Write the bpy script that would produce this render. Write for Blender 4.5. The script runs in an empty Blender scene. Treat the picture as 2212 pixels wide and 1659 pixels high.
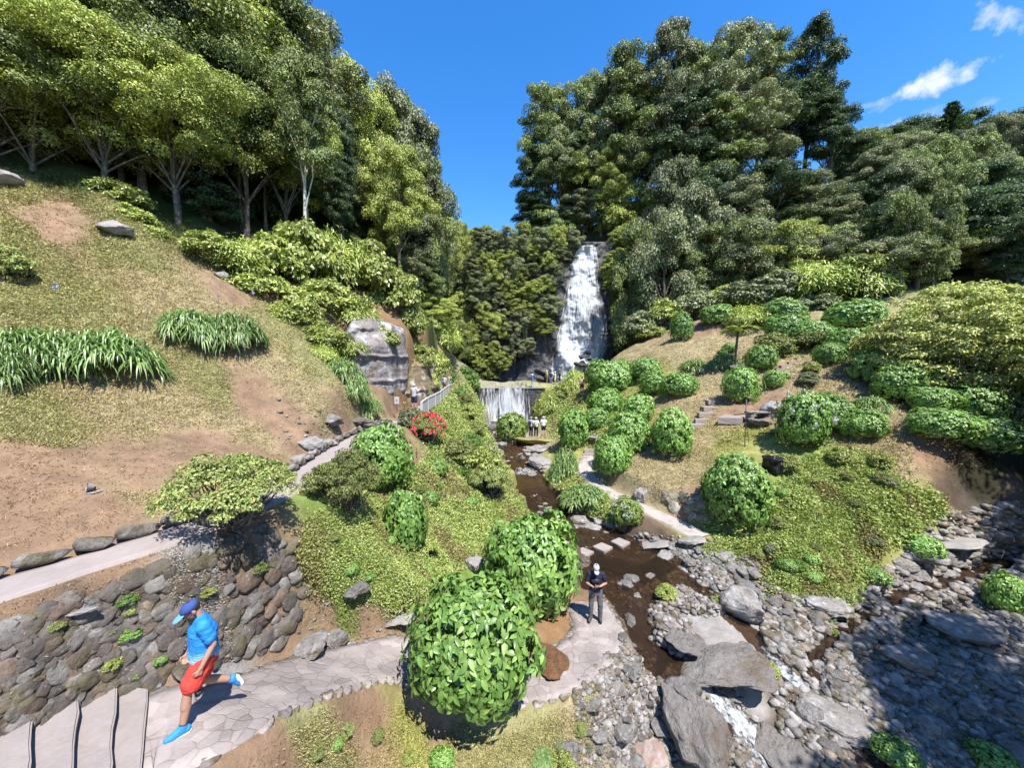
import bpy, bmesh, math, random
import numpy as np
from mathutils import Vector, Matrix
R = math.radians
rng = np.random.default_rng(7)
random.seed(7)
C = bpy.context.scene.collection
sc = bpy.context.scene
# ------------------------------------------------------------------ camera, sky, sun, exposure
PITCH = R(3.0); F = 800.0; CX, CY = 1106.0, 829.5
cam = bpy.data.cameras.new('camera'); cam.sensor_width = 36; cam.lens = 36*F/2212; cam.clip_start = .1; cam.clip_end = 2000
camo = bpy.data.objects.new('camera', cam); C.objects.link(camo)
camo.location = (0, 0, 0); camo.rotation_euler = (R(90)-PITCH, 0, 0); sc.camera = camo
sc.view_settings.view_transform = 'Standard'; sc.view_settings.look = 'None'
sc.view_settings.exposure = 1.08; sc.view_settings.gamma = 1
SUN_EL, SUN_ROT = R(60), R(150)
SDIR = Vector((math.sin(SUN_ROT)*math.cos(SUN_EL), math.cos(SUN_ROT)*math.cos(SUN_EL), math.sin(SUN_EL)))
sl = bpy.data.lights.new('sun', 'SUN'); sl.energy = 5.0; sl.angle = R(.5); sl.color = (1, .955, .88)
so = bpy.data.objects.new('sun', sl); C.objects.link(so); so.rotation_euler = SDIR.to_track_quat('Z', 'Y').to_euler(); so.location = (10, -20, 60)
sc.cycles.max_bounces = 6; sc.cycles.transparent_max_bounces = 12; sc.cycles.diffuse_bounces = 2; sc.cycles.glossy_bounces = 2
sc.cycles.transmission_bounces = 4; sc.cycles.sample_clamp_indirect = 4; sc.cycles.caustics_reflective = False; sc.cycles.caustics_refractive = False
def ray(u, v):
    "world direction (per unit forward y) through a point of the photograph, 2212 px wide"
    x = np.asarray(u, float)-CX; y = np.asarray(v, float)-CY
    fw = F*math.cos(PITCH)-y*math.sin(PITCH); dn = y*math.cos(PITCH)+F*math.sin(PITCH)
    return x/fw, -dn/fw
w = bpy.data.worlds.new('World'); sc.world = w; w.use_nodes = True
nt = w.node_tree; nt.nodes.clear()
def N(nt, t, **k):
    n = nt.nodes.new(t)
    for a, b in k.items(): setattr(n, a, b)
    return n
out = N(nt, 'ShaderNodeOutputWorld'); bg = N(nt, 'ShaderNodeBackground'); sky = N(nt, 'ShaderNodeTexSky', sky_type='NISHITA')
sky.sun_disc = False; sky.sun_elevation = SUN_EL; sky.sun_rotation = SUN_ROT; sky.altitude = 300; sky.ozone_density = 2.2; sky.dust_density = .3
bg.inputs[1].default_value = .115
hs = N(nt, 'ShaderNodeHueSaturation'); hs.inputs['Saturation'].default_value = 1.36; hs.inputs['Value'].default_value = 1.34; hs.inputs['Hue'].default_value = .505
nt.links.new(sky.outputs[0], hs.inputs['Color'])
tc = N(nt, 'ShaderNodeTexCoord')
last = hs.outputs[0]
def M_(nt, op, a, b=None, c=None):
    n = N(nt, 'ShaderNodeMath', operation=op)
    for i, q in enumerate((a, b, c)):
        if q is None: continue
        if isinstance(q, (int, float)): n.inputs[i].default_value = q
        else: nt.links.new(q, n.inputs[i])
    return n.outputs[0]
def VD(nt, a, vec):
    n = N(nt, 'ShaderNodeVectorMath', operation='DOT_PRODUCT'); nt.links.new(a, n.inputs[0]); n.inputs[1].default_value = tuple(vec); return n.outputs['Value']
for (cu, cv, du, dv, wd, ht, amp) in [(2035, 172, 1, -.42, .062, .024, .95), (2185, 42, 1, .12, .050, .016, .8), (1960, 200, 1, -.5, .06, .012, .5), (1975, 262, 1, -.3, .09, .016, .38), (1860, 232, 1, -.3, .03, .006, .35)]:
    a, b = ray(cu, cv); c0 = Vector((a, 1, b)).normalized()
    a, b = ray(cu+du*20, cv+dv*20); e1 = (Vector((a, 1, b)).normalized()-c0); e1 = (e1-c0*e1.dot(c0)).normalized(); e2 = c0.cross(e1)
    g = tc.outputs['Generated']
    A = M_(nt, 'DIVIDE', VD(nt, g, e1), wd); B = M_(nt, 'DIVIDE', VD(nt, g, e2), ht)
    r2 = M_(nt, 'ADD', M_(nt, 'MULTIPLY', A, A), M_(nt, 'MULTIPLY', B, B))
    front = M_(nt, 'GREATER_THAN', VD(nt, g, c0), .5)
    nz = N(nt, 'ShaderNodeTexNoise'); nz.inputs['Scale'].default_value = 26; nz.inputs['Detail'].default_value = 7; nz.inputs['Roughness'].default_value = .6
    nt.links.new(g, nz.inputs['Vector'])
    m = M_(nt, 'ADD', M_(nt, 'MULTIPLY', r2, -.5), M_(nt, 'MULTIPLY_ADD', nz.outputs[0], 2.6, -.95))
    m = M_(nt, 'MULTIPLY', m, 1.25); m.node.use_clamp = True
    m = M_(nt, 'MULTIPLY', M_(nt, 'MULTIPLY', m, front), amp)
    mx = N(nt, 'ShaderNodeMixRGB'); nt.links.new(m, mx.inputs[0]); nt.links.new(last, mx.inputs[1]); mx.inputs[2].default_value = (4.6, 4.8, 5.2, 1)
    last = mx.outputs[0]
nt.links.new(last, bg.inputs[0]); nt.links.new(bg.outputs[0], out.inputs[0])

# ------------------------------------------------------------------ helpers
def tag(o, label=None, cat=None, group=None, kind=None):
    if label: o['label'] = label
    if cat: o['category'] = cat
    if group: o['group'] = group
    if kind: o['kind'] = kind
    return o
def link(name, me, parent=None, mat=None, loc=None):
    o = bpy.data.objects.new(name, me); C.objects.link(o)
    if parent: o.parent = parent
    if mat and me is not None and not me.materials: me.materials.append(mat)
    if loc is not None: o.location = loc
    return o
def empty(name, loc=(0, 0, 0), rz=0, s=1):
    o = bpy.data.objects.new(name, None); C.objects.link(o); o.location = loc; o.rotation_euler = (0, 0, rz)
    o.scale = (s, s, s) if isinstance(s, (int, float)) else s; o.empty_display_size = .2
    return o
def copy_tree(o, parent=None):
    c = o.copy(); C.objects.link(c); c.parent = parent
    for ch in list(o.children): copy_tree(ch, c)
    return c
def fast_mesh(name, V, Fc, col=None, smooth=False):
    V = np.ascontiguousarray(V, dtype=np.float32); Fc = np.ascontiguousarray(Fc, dtype=np.int32)
    n, k = Fc.shape
    me = bpy.data.meshes.new(name)
    me.vertices.add(len(V)); me.vertices.foreach_set('co', V.ravel())
    me.loops.add(n*k); me.loops.foreach_set('vertex_index', Fc.ravel())
    me.polygons.add(n); me.polygons.foreach_set('loop_start', np.arange(0, n*k, k, dtype=np.int32))
    me.polygons.foreach_set('loop_total', np.full(n, k, np.int32))
    if smooth: me.polygons.foreach_set('use_smooth', np.ones(n, bool))
    me.update(calc_edges=True)
    if col is not None:
        a = me.color_attributes.new('Col', 'FLOAT_COLOR', 'POINT')
        c4 = np.ones((len(V), 4), np.float32); c4[:, :3] = col; a.data.foreach_set('color', c4.ravel())
    return me
def join(*parts):
    "parts: (V, F, col or None) with the same face size"
    Vs, Fs, Cs, o = [], [], [], 0
    for V, Fc, c in parts:
        Vs.append(V); Fs.append(Fc+o); o += len(V)
        Cs.append(np.broadcast_to(np.array(c, float) if c is not None else np.ones(3), (len(V), 3)))
    return np.concatenate(Vs), np.concatenate(Fs), np.concatenate(Cs)
def unit(a): return a/np.maximum(np.linalg.norm(a, axis=-1, keepdims=True), 1e-9)
# value noise, vectorised
_perm = np.random.default_rng(3).random((64, 64, 64)).astype(np.float32)
def vnoise(x, y, z=0.0):
    x, y, z = np.broadcast_arrays(np.asarray(x, float), np.asarray(y, float), np.asarray(z, float))
    xi, yi, zi = np.floor(x).astype(int), np.floor(y).astype(int), np.floor(z).astype(int)
    fx, fy, fz = x-xi, y-yi, z-zi
    fx = fx*fx*(3-2*fx); fy = fy*fy*(3-2*fy); fz = fz*fz*(3-2*fz); r = 0
    for i in (0, 1):
        for j in (0, 1):
            for k in (0, 1):
                r = r+_perm[(xi+i) & 63, (yi+j) & 63, (zi+k) & 63]*(fx if i else 1-fx)*(fy if j else 1-fy)*(fz if k else 1-fz)
    return r*2-1
def fbm(x, y, z=0.0, o=4):
    r, a, s = 0, 1, 1
    for i in range(o): r = r+a*vnoise(x*s+i*7.3, y*s+i*3.1, np.asarray(z)*s+i*5.7); a *= .5; s *= 2.03
    return r

# ------------------------------------------------------------------ materials
def mat(name, base=(.5, .5, .5), rough=.8, attr=False, leaf=0.0, noise=None, bump=None, objrand=0.0, spec=.3, coat=0, alt=None, rust=None, coords='Object'):
    "noise=(scale, amount); bump=(scale, strength); alt=(colour, scale, threshold, softness): a second colour in patches"
    m = bpy.data.materials.new(name); m.use_nodes = True; t = m.node_tree; t.nodes.clear()
    o = N(t, 'ShaderNodeOutputMaterial'); p = N(t, 'ShaderNodeBsdfPrincipled'); p.inputs['Roughness'].default_value = rough
    p.inputs['Specular IOR Level'].default_value = spec
    tcn = N(t, 'ShaderNodeTexCoord'); vec = tcn.outputs[coords]
    if attr:
        a = N(t, 'ShaderNodeAttribute', attribute_name='Col'); cur = a.outputs['Color']
    else:
        a = N(t, 'ShaderNodeRGB'); a.outputs[0].default_value = (*base, 1); cur = a.outputs[0]
    def mixc(f, A, B, mode='MIX'):
        x = N(t, 'ShaderNodeMixRGB', blend_type=mode)
        for i, q in enumerate((f, A, B)):
            if isinstance(q, (int, float)): x.inputs[i].default_value = q
            elif isinstance(q, tuple): x.inputs[i].default_value = (*q, 1)
            else: t.links.new(q, x.inputs[i])
        return x.outputs[0]
    def nz(scale, detail=6, rg=.62):
        n = N(t, 'ShaderNodeTexNoise'); n.inputs['Scale'].default_value = scale; n.inputs['Detail'].default_value = detail
        n.inputs['Roughness'].default_value = rg; t.links.new(vec, n.inputs['Vector']); return n.outputs[0]
    for al in (alt, rust):
        if al:
            c2, s, th, soft = al
            mr = N(t, 'ShaderNodeMapRange'); mr.inputs[1].default_value = th-soft; mr.inputs[2].default_value = th+soft
            t.links.new(nz(s), mr.inputs[0]); cur = mixc(mr.outputs[0], cur, c2)
    if noise:
        s, am = noise
        f = M_(t, 'MULTIPLY_ADD', nz(s), 2*am*1.6, 1-am*1.6)
        f2 = M_(t, 'MULTIPLY_ADD', nz(s*6.3, 4), am*2, 1-am)
        cur = mixc(1.0, cur, f, 'MULTIPLY'); cur = mixc(1.0, cur, f2, 'MULTIPLY')
    if objrand:
        oi = N(t, 'ShaderNodeObjectInfo')
        cur = mixc(1.0, cur, M_(t, 'MULTIPLY_ADD', oi.outputs['Random'], 2*objrand, 1-objrand), 'MULTIPLY')
    t.links.new(cur, p.inputs['Base Color'])
    if bump:
        b = N(t, 'ShaderNodeBump'); b.inputs['Strength'].default_value = bump[1]; b.inputs['Distance'].default_value = bump[2] if len(bump) > 2 else .05
        t.links.new(nz(bump[0], 8, .68), b.inputs['Height']); t.links.new(b.outputs[0], p.inputs['Normal'])
    res = p.outputs[0]
    if leaf:
        tr = N(t, 'ShaderNodeBsdfTranslucent'); t.links.new(mixc(1.0, cur, (1.15, 1.3, .55), 'MULTIPLY'), tr.inputs[0])
        ms = N(t, 'ShaderNodeMixShader'); ms.inputs[0].default_value = leaf
        t.links.new(res, ms.inputs[1]); t.links.new(tr.outputs[0], ms.inputs[2]); res = ms.outputs[0]
    t.links.new(res, o.inputs[0])
    return m
MT = {}
MT['ground'] = mat('ground', attr=True, rough=.95, noise=(2.3, .3), bump=(7, .6, .12), spec=.1)
MT['leaf'] = mat('leaf', attr=True, rough=.40, leaf=.22, objrand=.2, spec=.5)
MT['leafdull'] = mat('leafdull', attr=True, rough=.5, leaf=.17, objrand=.3, spec=.28)
MT['bark'] = mat('bark', (.085, .07, .055), .9, noise=(5, .35), bump=(9, .6, .05), alt=((.17, .16, .13), 3.0, .56, .06))
MT['palebark'] = mat('palebark', (.42, .40, .36), .85, noise=(4, .25), bump=(9, .5, .03), alt=((.16, .15, .12), 2.0, .6, .05))
MT['rock'] = mat('rock', (.225, .21, .20), .82, noise=(2.6, .36), bump=(5, 1.0, .12), objrand=.30, alt=((.30, .295, .29), 3.3, .56, .05), rust=((.11, .09, .065), 1.9, .56, .08))
MT['wallstone'] = mat('wallstone', attr=True, rough=.85, noise=(4.0, .4), bump=(9, 1.0, .06), alt=((.27, .265, .26), 11, .66, .03), rust=((.10, .085, .05), 3, .56, .06))
MT['darkrock'] = mat('darkrock', (.045, .043, .045), .45, noise=(1.2, .4), bump=(2.2, .9, .3), spec=.5)
MT['pave'] = mat('pave', (.24, .208, .197), .9, noise=(1.6, .13), bump=(14, .5, .03), alt=((.22, .19, .17), 2.3, .57, .08))
MT['concrete'] = mat('concrete', (.26, .222, .21), .9, noise=(1.6, .16), bump=(22, .3, .01))
MT['white'] = mat('white_render', (.42, .40, .375), .8, noise=(1.5, .08))
MT['whitepath'] = mat('whitepath', (.31, .283, .26), .9, noise=(1.8, .16), bump=(16, .5, .02), alt=((.24, .21, .18), 2.1, .58, .06))
MT['soil'] = mat('soil', (.20, .095, .045), .95, noise=(3.5, .4), bump=(9, 1, .15), alt=((.13,.09,.05), 5, .55, .08))
MT['black'] = mat('black', (.012, .012, .014), .35, noise=(6, .2))
MT['iron'] = mat('iron', (.05, .03, .025), .7, noise=(6, .3))
# ------------------------------------------------------------------ terrain
def P_d(u, v, D): a, b = ray(u, v); return (float(a)*D, D, float(b)*D)
def P_h(u, v, H): a, b = ray(u, v); D = -H/float(b); return (float(a)*D, D, -H)
ctl = []
for q in [  # u, v, depth H below the camera
 (400,1600,4.98),(320,1560,4.9),(0,1600,4.45),(160,1630,4.75),(330,1640,5.05),
 (600,1480,5.75),(850,1440,6.75),(1200,1440,7.3),(1300,1390,7.5),(1288,1340,7.55),(1250,1280,7.6),
 (600,1640,6.2),(1100,1640,7.7),(900,1560,7.2),(700,1570,6.5),(1250,1540,8.0),(1180,1380,7.35),(450,1640,5.4),
 (1300,1620,8.6),(1350,1470,8.5),(1330,1540,8.6),
 (1000,920,5.3),(1030,960,6.3),(950,1000,4.7),(900,1100,5.0),(1050,1090,6.5),(800,1200,4.9),(700,1300,5.15),
 (900,1300,6.1),(750,1380,5.9),(980,1250,6.7),(560,1400,4.95),(500,1250,4.1),(300,1400,4.0),(300,1480,4.5),(100,1500,3.9),(650,1180,4.0),(760,1110,3.9),(640,1380,5.4),(420,1440,4.7),
 (200,1330,3.35),(380,1205,3.2),(0,1270,3.1),(380,1160,3.1),(650,1060,3.1),(760,960,3.1),(880,925,3.0),(895,893,3.0),
 (1000,1000,5.9),(960,940,4.0),(1120,1190,7.3),(1000,1130,6.2),(850,1000,3.7),(860,1060,4.4),
 (1400,980,5.3),(1400,1060,6.5),(1450,1060,6.5),(1260,990,6.8),(1270,1030,7.2),(1400,1100,7.45),(1500,1155,7.6),
 (2100,1200,8.1),(1950,1250,8.4),(1850,1330,8.7),(2200,1300,8.5),(1700,1400,8.9),(2000,1450,9.1),(2200,1600,9.4),(1700,1600,9.6),(1550,1640,9.7),(1560,1380,8.6),(2212,1150,8.2),
 (1450,1240,8.2),(1560,1230,8.3),(1620,1210,8.1),(1640,1290,8.6)]:
    ctl.append(P_h(*q))
for q in [  # u, v, forward distance D
 (0,1180,5.9),(0,950,7.5),(0,840,9),(0,700,11),(0,560,13.5),(0,360,18),(250,420,19),(200,1050,7.4),(400,950,10.3),(600,950,12.4),(650,900,13.6),
 (400,800,12.5),(600,750,16),(450,620,17),(330,500,19.5),(560,640,20),(700,780,17),(790,880,18),(830,850,21),(800,790,21.5),(800,700,24),(700,590,27),(870,690,28),
 (880,800,26),(960,800,36),(1010,818,45),(390,430,24),(660,520,30),(760,520,34),(540,500,27),(200,1130,6.3),(420,1060,8.0),
 (850,560,38),(900,640,42),(930,740,46),
 (1200,900,40),(1240,870,38),(1256,848,39.5),(1300,850,38),(1340,900,29),(1290,930,27),(1320,780,46),(1340,740,50),(1480,700,45),(1700,680,40),(1850,660,38),
 (1420,850,32),(1530,900,25),(1450,760,37),(1600,770,34),(1700,790,30),(1800,760,30),(1800,850,24),(1950,850,22),(1700,900,22.5),(1900,950,18.5),(2100,900,18),(2180,950,16.5),
 (1600,1000,19),(1700,1050,17),(1800,1000,18),(1700,1200,14),(1800,1280,13),(1600,1180,15.3),(1900,1180,14.5),(2000,1050,15.8),(2000,1130,15.2),(2150,1120,16),(2150,1020,17),
 (1500,1000,20.5),(2080,850,22),(2200,850,22),(2200,700,30),(2000,620,40),(1900,720,34)]:
    ctl.append(P_d(*q))
# stream bed, basin behind the dam, cliff, forest ground and everything out of the frame, in metres
ctl += [(-2,48.6,-3.3),(2,48.6,-3.3),(6,49,-3.2),(-6,49,-2.9),(0,56,-3.2),(6,58,-3.1),(10,60,-3),(-4,58,-3),(12,56,-2.6),(14,50,-1.5),
 (-2,46.3,-7.4),(2,46.3,-7.4),(0,42,-7.3),(-4,46.3,-6.5),(4.5,46.3,-6.5),(6,45,-3.4),
 (-1.5,38,-7.3),(0,34,-7.3),(0.3,30,-7.5),
 (-4,65,-2),(2,65,-2.5),(8,65,-1),(15,64,0),(20,62,2),(26,58,5),(-4,71,16),(2,71,19),(8,71,21),(14,71,22),(20,70,23),(27,68,24),(35,64,24),(45,64,26),
 (34,54,12),(45,52,14),(60,52,16),(75,55,22),(60,40,9),(80,40,14),(60,70,32),(80,90,42),(120,90,42),(110,60,30),(40,80,32),(10,85,26),(-5,90,24),(0,110,34),(-20,110,40),(30,120,44),(-30,180,40),(60,200,60),(150,200,60),(160,100,50),(150,40,25),
 (-9,58,1),(-8,66,5),(-12,60,8),(-14,48,11),(-12,40,8),(-18,40,14),(-24,30,13),(-28,22,13),(-30,40,23),(-22,52,21),(-20,70,24),(-45,35,27),(-45,55,34),(-60,20,28),(-60,60,40),(-90,30,40),(-90,100,50),(-50,100,48),(-15,85,22),
 (-24,10,9),(-15,4,2),(-12,-2,-.5),(-30,-2,8),(-60,-5,20),(-7.5,2,-3.0),(-6,-3,-4.2),(-5.6,3.2,-4.9),(-5.2,2.0,-4.9),(-3,3,-6),(-2,0,-7.5),(1,4,-8.6),(0,-5,-8.5),(3,6,-9),(8,5,-9.9),(6,0,-10),(8,-6,-10.2),(14,4,-9.8),(16,8,-9.4),(20,5,-9),(22,-4,-8),(28,8,-6),(28,14,-5),(30,18,-3),(35,10,-2),(45,20,2),(40,0,0),(60,0,5),(80,10,12)]
ctl = np.array(ctl, float)
def warp(X, Y):
    Yp = np.maximum(Y, -7.0)+11.0
    return np.stack([X/Yp*1.2, np.log(Yp)*1.6], -1)
cw = warp(ctl[:, 0], ctl[:, 1])
def phi(d): return np.sqrt(d*d+.05**2)
Am = phi(np.linalg.norm(cw[:, None]-cw[None], axis=-1)); Am += np.eye(len(cw))*(-0.012)
n_ = len(cw); Q = np.ones((n_, 1)); big = np.block([[Am, Q], [Q.T, np.zeros((1, 1))]])
sol = np.linalg.solve(big, np.append(ctl[:, 2], 0))
SX = 8.0; NXG, NYG = 760, 640
sx0, sx1 = math.asinh(-95/SX), math.asinh(165/SX); sy0, sy1 = math.asinh((-7-9)/12), math.asinh((215-9)/12)
gx = np.sinh(np.linspace(sx0, sx1, NXG))*SX; gy = np.sinh(np.linspace(sy0, sy1, NYG))*12+9
GX, GY = np.meshgrid(gx, gy)           # [iy, ix]
def rbf(X, Y):
    W = warp(X, Y).reshape(-1, 2); r = np.empty(len(W))
    for i in range(0, len(W), 20000):
        d = np.linalg.norm(W[i:i+20000, None]-cw[None], axis=-1); r[i:i+20000] = phi(d)@sol[:-1]+sol[-1]
    return r.reshape(X.shape)
GZ = rbf(GX, GY)
def smoothstep(a, b, x): t = np.clip((x-a)/(b-a), 0, 1); return t*t*(3-2*t)
amp = np.clip(.05+.006*np.hypot(GX, GY), .05, .8)
PASS = 0
GZ = GZ+amp*fbm(GX*.45, GY*.45)*1.0+.035*fbm(GX*2.3, GY*2.3)
def poly(pts, n=12):
    "densify a polyline of (x, y, z, halfwidth) with Catmull-Rom"
    p = np.array(pts, float); p = np.vstack([2*p[0]-p[1], p, 2*p[-1]-p[-2]]); out = []
    for i in range(1, len(p)-2):
        for t in np.linspace(0, 1, n, endpoint=False):
            out.append(.5*((2*p[i])+(-p[i-1]+p[i+1])*t+(2*p[i-1]-5*p[i]+4*p[i+1]-p[i+2])*t*t+(-p[i-1]+3*p[i]-3*p[i+1]+p[i+2])*t**3))
    out.append(p[-2]); return np.array(out)
def near(pl, X, Y):
    d2 = np.full(X.shape, 1e9); z = np.zeros(X.shape); h = np.ones(X.shape)
    for i in range(len(pl)-1):
        a, b = pl[i], pl[i+1]; ab = b[:2]-a[:2]; L = max(ab@ab, 1e-9)
        t = np.clip(((X-a[0])*ab[0]+(Y-a[1])*ab[1])/L, 0, 1)
        d = (X-a[0]-t*ab[0])**2+(Y-a[1]-t*ab[1])**2; m = d < d2
        d2[m] = d[m]; z[m] = (a[2]+t*(b[2]-a[2]))[m]; h[m] = (a[3]+t*(b[3]-a[3]))[m]
    return np.sqrt(d2), z, h
def H(u, v, h, hw): x, y, z = P_h(u, v, h); return (x, y, z, hw)
PATHS = {}
PATHS['upper_path'] = [(-8.6,2.2,-3.05,.42), (-7.5,4.3,-3.1,.42), (-6.85,5.4,-3.1,.42), (-6.2,6.7,-3.12,.42), H(560,1085,3.12,.42), H(640,1038,3.1,.42), H(690,1002,3.1,.45), H(740,968,3.1,.5), H(800,934,3.05,.5), H(872,908,3.0,.6), (-5.75,20,-3,.65), (-6.1,23,-3,.7), (-6.3,28,-3,.7), (-6.9,34,-3,.7), (-7.2,40,-3,.7), (-7.6,47,-2.95,.8), (-7.6,52,-2.9,.8)]
PATHS['lower_path'] = [H(300,1588,4.90,.74), H(345,1570,4.93,.76), H(450,1542,5.05,.80), H(560,1495,5.4,.80), H(700,1448,6.0,.74), H(850,1420,6.65,.68), H(1000,1440,7.05,.6), H(1130,1470,7.3,.58), H(1230,1435,7.42,.62), H(1290,1375,7.52,.66), H(1270,1300,7.6,.6)]
PATHS['right_path'] = [H(1515,1160,7.6,.55), H(1450,1125,7.55,.5), H(1400,1102,7.45,.46), H(1340,1075,7.35,.42), H(1290,1045,7.2,.42), H(1262,1012,7.0,.48), H(1275,985,6.65,.5)]
PL = {k: poly(v) for k, v in PATHS.items()}
WATER = {}
WATER['stream_water'] = [(0.2,46.6,-7.2,3.2), (-.3,42,-7.2,2.6), (-1.2,38,-7.2,1.9), (-.4,34,-7.2,1.3), (.2,30,-7.3,1.2), (.7,27.3,-7.5,1.1), (1.2,25.4,-7.95,1.1), (1.4,22.5,-8.0,1.35), (2.0,19.5,-8.02,1.5), (3.4,17.2,-8.05,1.7), (5.2,15.6,-8.08,1.6), (6.2,14.2,-8.12,1.2)]
WATER['pool_water'] = [(4.6,15.0,-8.09,1.2), (4.0,13.6,-8.13,1.55), (3.6,12.4,-8.25,1.05), (3.6,11.4,-8.4,.8), (3.9,10.6,-8.5,.75), (4.4,10.1,-8.6,.55)]
WATER['rapids_water'] = [(5.6,14.9,-8.1,.6), (6.9,13.2,-8.3,.45), (7.5,12.2,-8.6,.35), (7.8,11.2,-8.8,.3), (8.1,10.4,-9.05,.3), (8.6,9.4,-9.45,.35), (8.8,8,-9.8,.5)]
WATER['cascade_water'] = [(4.2,10.3,-8.57,.55), (5.0,9.95,-8.72,.45), (5.5,9.6,-9.0,.42), (6.1,9.15,-9.5,.55), (6.7,8.6,-9.9,.65), (7.4,7.2,-10.0,.8)]
WATER['creek_water'] = [(21,15.2,-8.25,.4), (17.5,14.2,-8.4,.3), (14.6,13.4,-8.55,.28), (11.6,12.2,-8.8,.25), (9.4,11,-8.95,.22), (8.7,10.1,-9.15,.2)]
WL = {k: poly(v) for k, v in WATER.items()}
for k, pl in list(WL.items())*2:
    PASS = globals().get('PASS', 0)+1
    m = (GX > pl[:, 0].min()-6) & (GX < pl[:, 0].max()+6) & (GY > pl[:, 1].min()-6) & (GY < pl[:, 1].max()+6)
    d, z, h = near(pl, GX[m], GY[m]); g = GZ[m]; hj = h*(1+.22*fbm(GX[m]*1.3, GY[m]*1.3, 3.3, 3))
    bed = z-.16+.10*fbm(GX[m]*1.6, GY[m]*1.6, 9, 3)
    t = smoothstep(.75, 1.15, d/hj)
    gg = bed*(1-t)+g*t
    if PASS <= len(WL): gg = np.where((d > hj*1.0) & (d < h*1.6+.3), np.maximum(gg, z+.03), gg)
    GZ[m] = gg
for k, pl in PL.items():
    m = (GX > pl[:, 0].min()-4) & (GX < pl[:, 0].max()+4) & (GY > pl[:, 1].min()-4) & (GY < pl[:, 1].max()+4)
    d, z, h = near(pl, GX[m], GY[m]); t = smoothstep(h*1.02+.05, h+.75, d)
    GZ[m] = (z-.05)*(1-t)+GZ[m]*t
def ground(X, Y):
    X = np.asarray(X, float); Y = np.asarray(Y, float)
    fx = np.clip((np.arcsinh(X/SX)-sx0)/(sx1-sx0)*(NXG-1), 0, NXG-1.001); fy = np.clip((np.arcsinh((Y-9)/12)-sy0)/(sy1-sy0)*(NYG-1), 0, NYG-1.001)
    i = fx.astype(int); j = fy.astype(int); a = fx-i; b = fy-j
    return GZ[j, i]*(1-a)*(1-b)+GZ[j, i+1]*a*(1-b)+GZ[j+1, i]*(1-a)*b+GZ[j+1, i+1]*a*b
def hit(u, v, dmin=3.0, dmax=200.0):
    "where the sight line through (u, v) meets the ground: arrays x, y, z, ok"
    u = np.atleast_1d(np.asarray(u, float)); v = np.atleast_1d(np.asarray(v, float)); a, b = ray(u, v)
    D = dmin*(dmax/dmin)**np.linspace(0, 1, 560); res = np.full(len(u), np.nan); alive = np.ones(len(u), bool); prev = None
    for k, d in enumerate(D):
        dz = b*d-ground(a*d, np.full(len(u), d))
        if prev is not None:
            c = alive & (dz <= 0) & (prev > 0); t = prev[c]/(prev[c]-dz[c]); res[c] = D[k-1]+t*(d-D[k-1]); alive &= ~c
        prev = dz
    ok = ~np.isnan(res); r = np.where(ok, res, dmax)
    return a*r, r, b*r, ok
def normal(x, y, e=.15): 
    zx = (ground(x+e, y)-ground(x-e, y))/(2*e); zy = (ground(x, y+e)-ground(x, y-e))/(2*e)
    return unit(np.stack([-zx, -zy, np.ones_like(zx)], -1))
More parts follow.
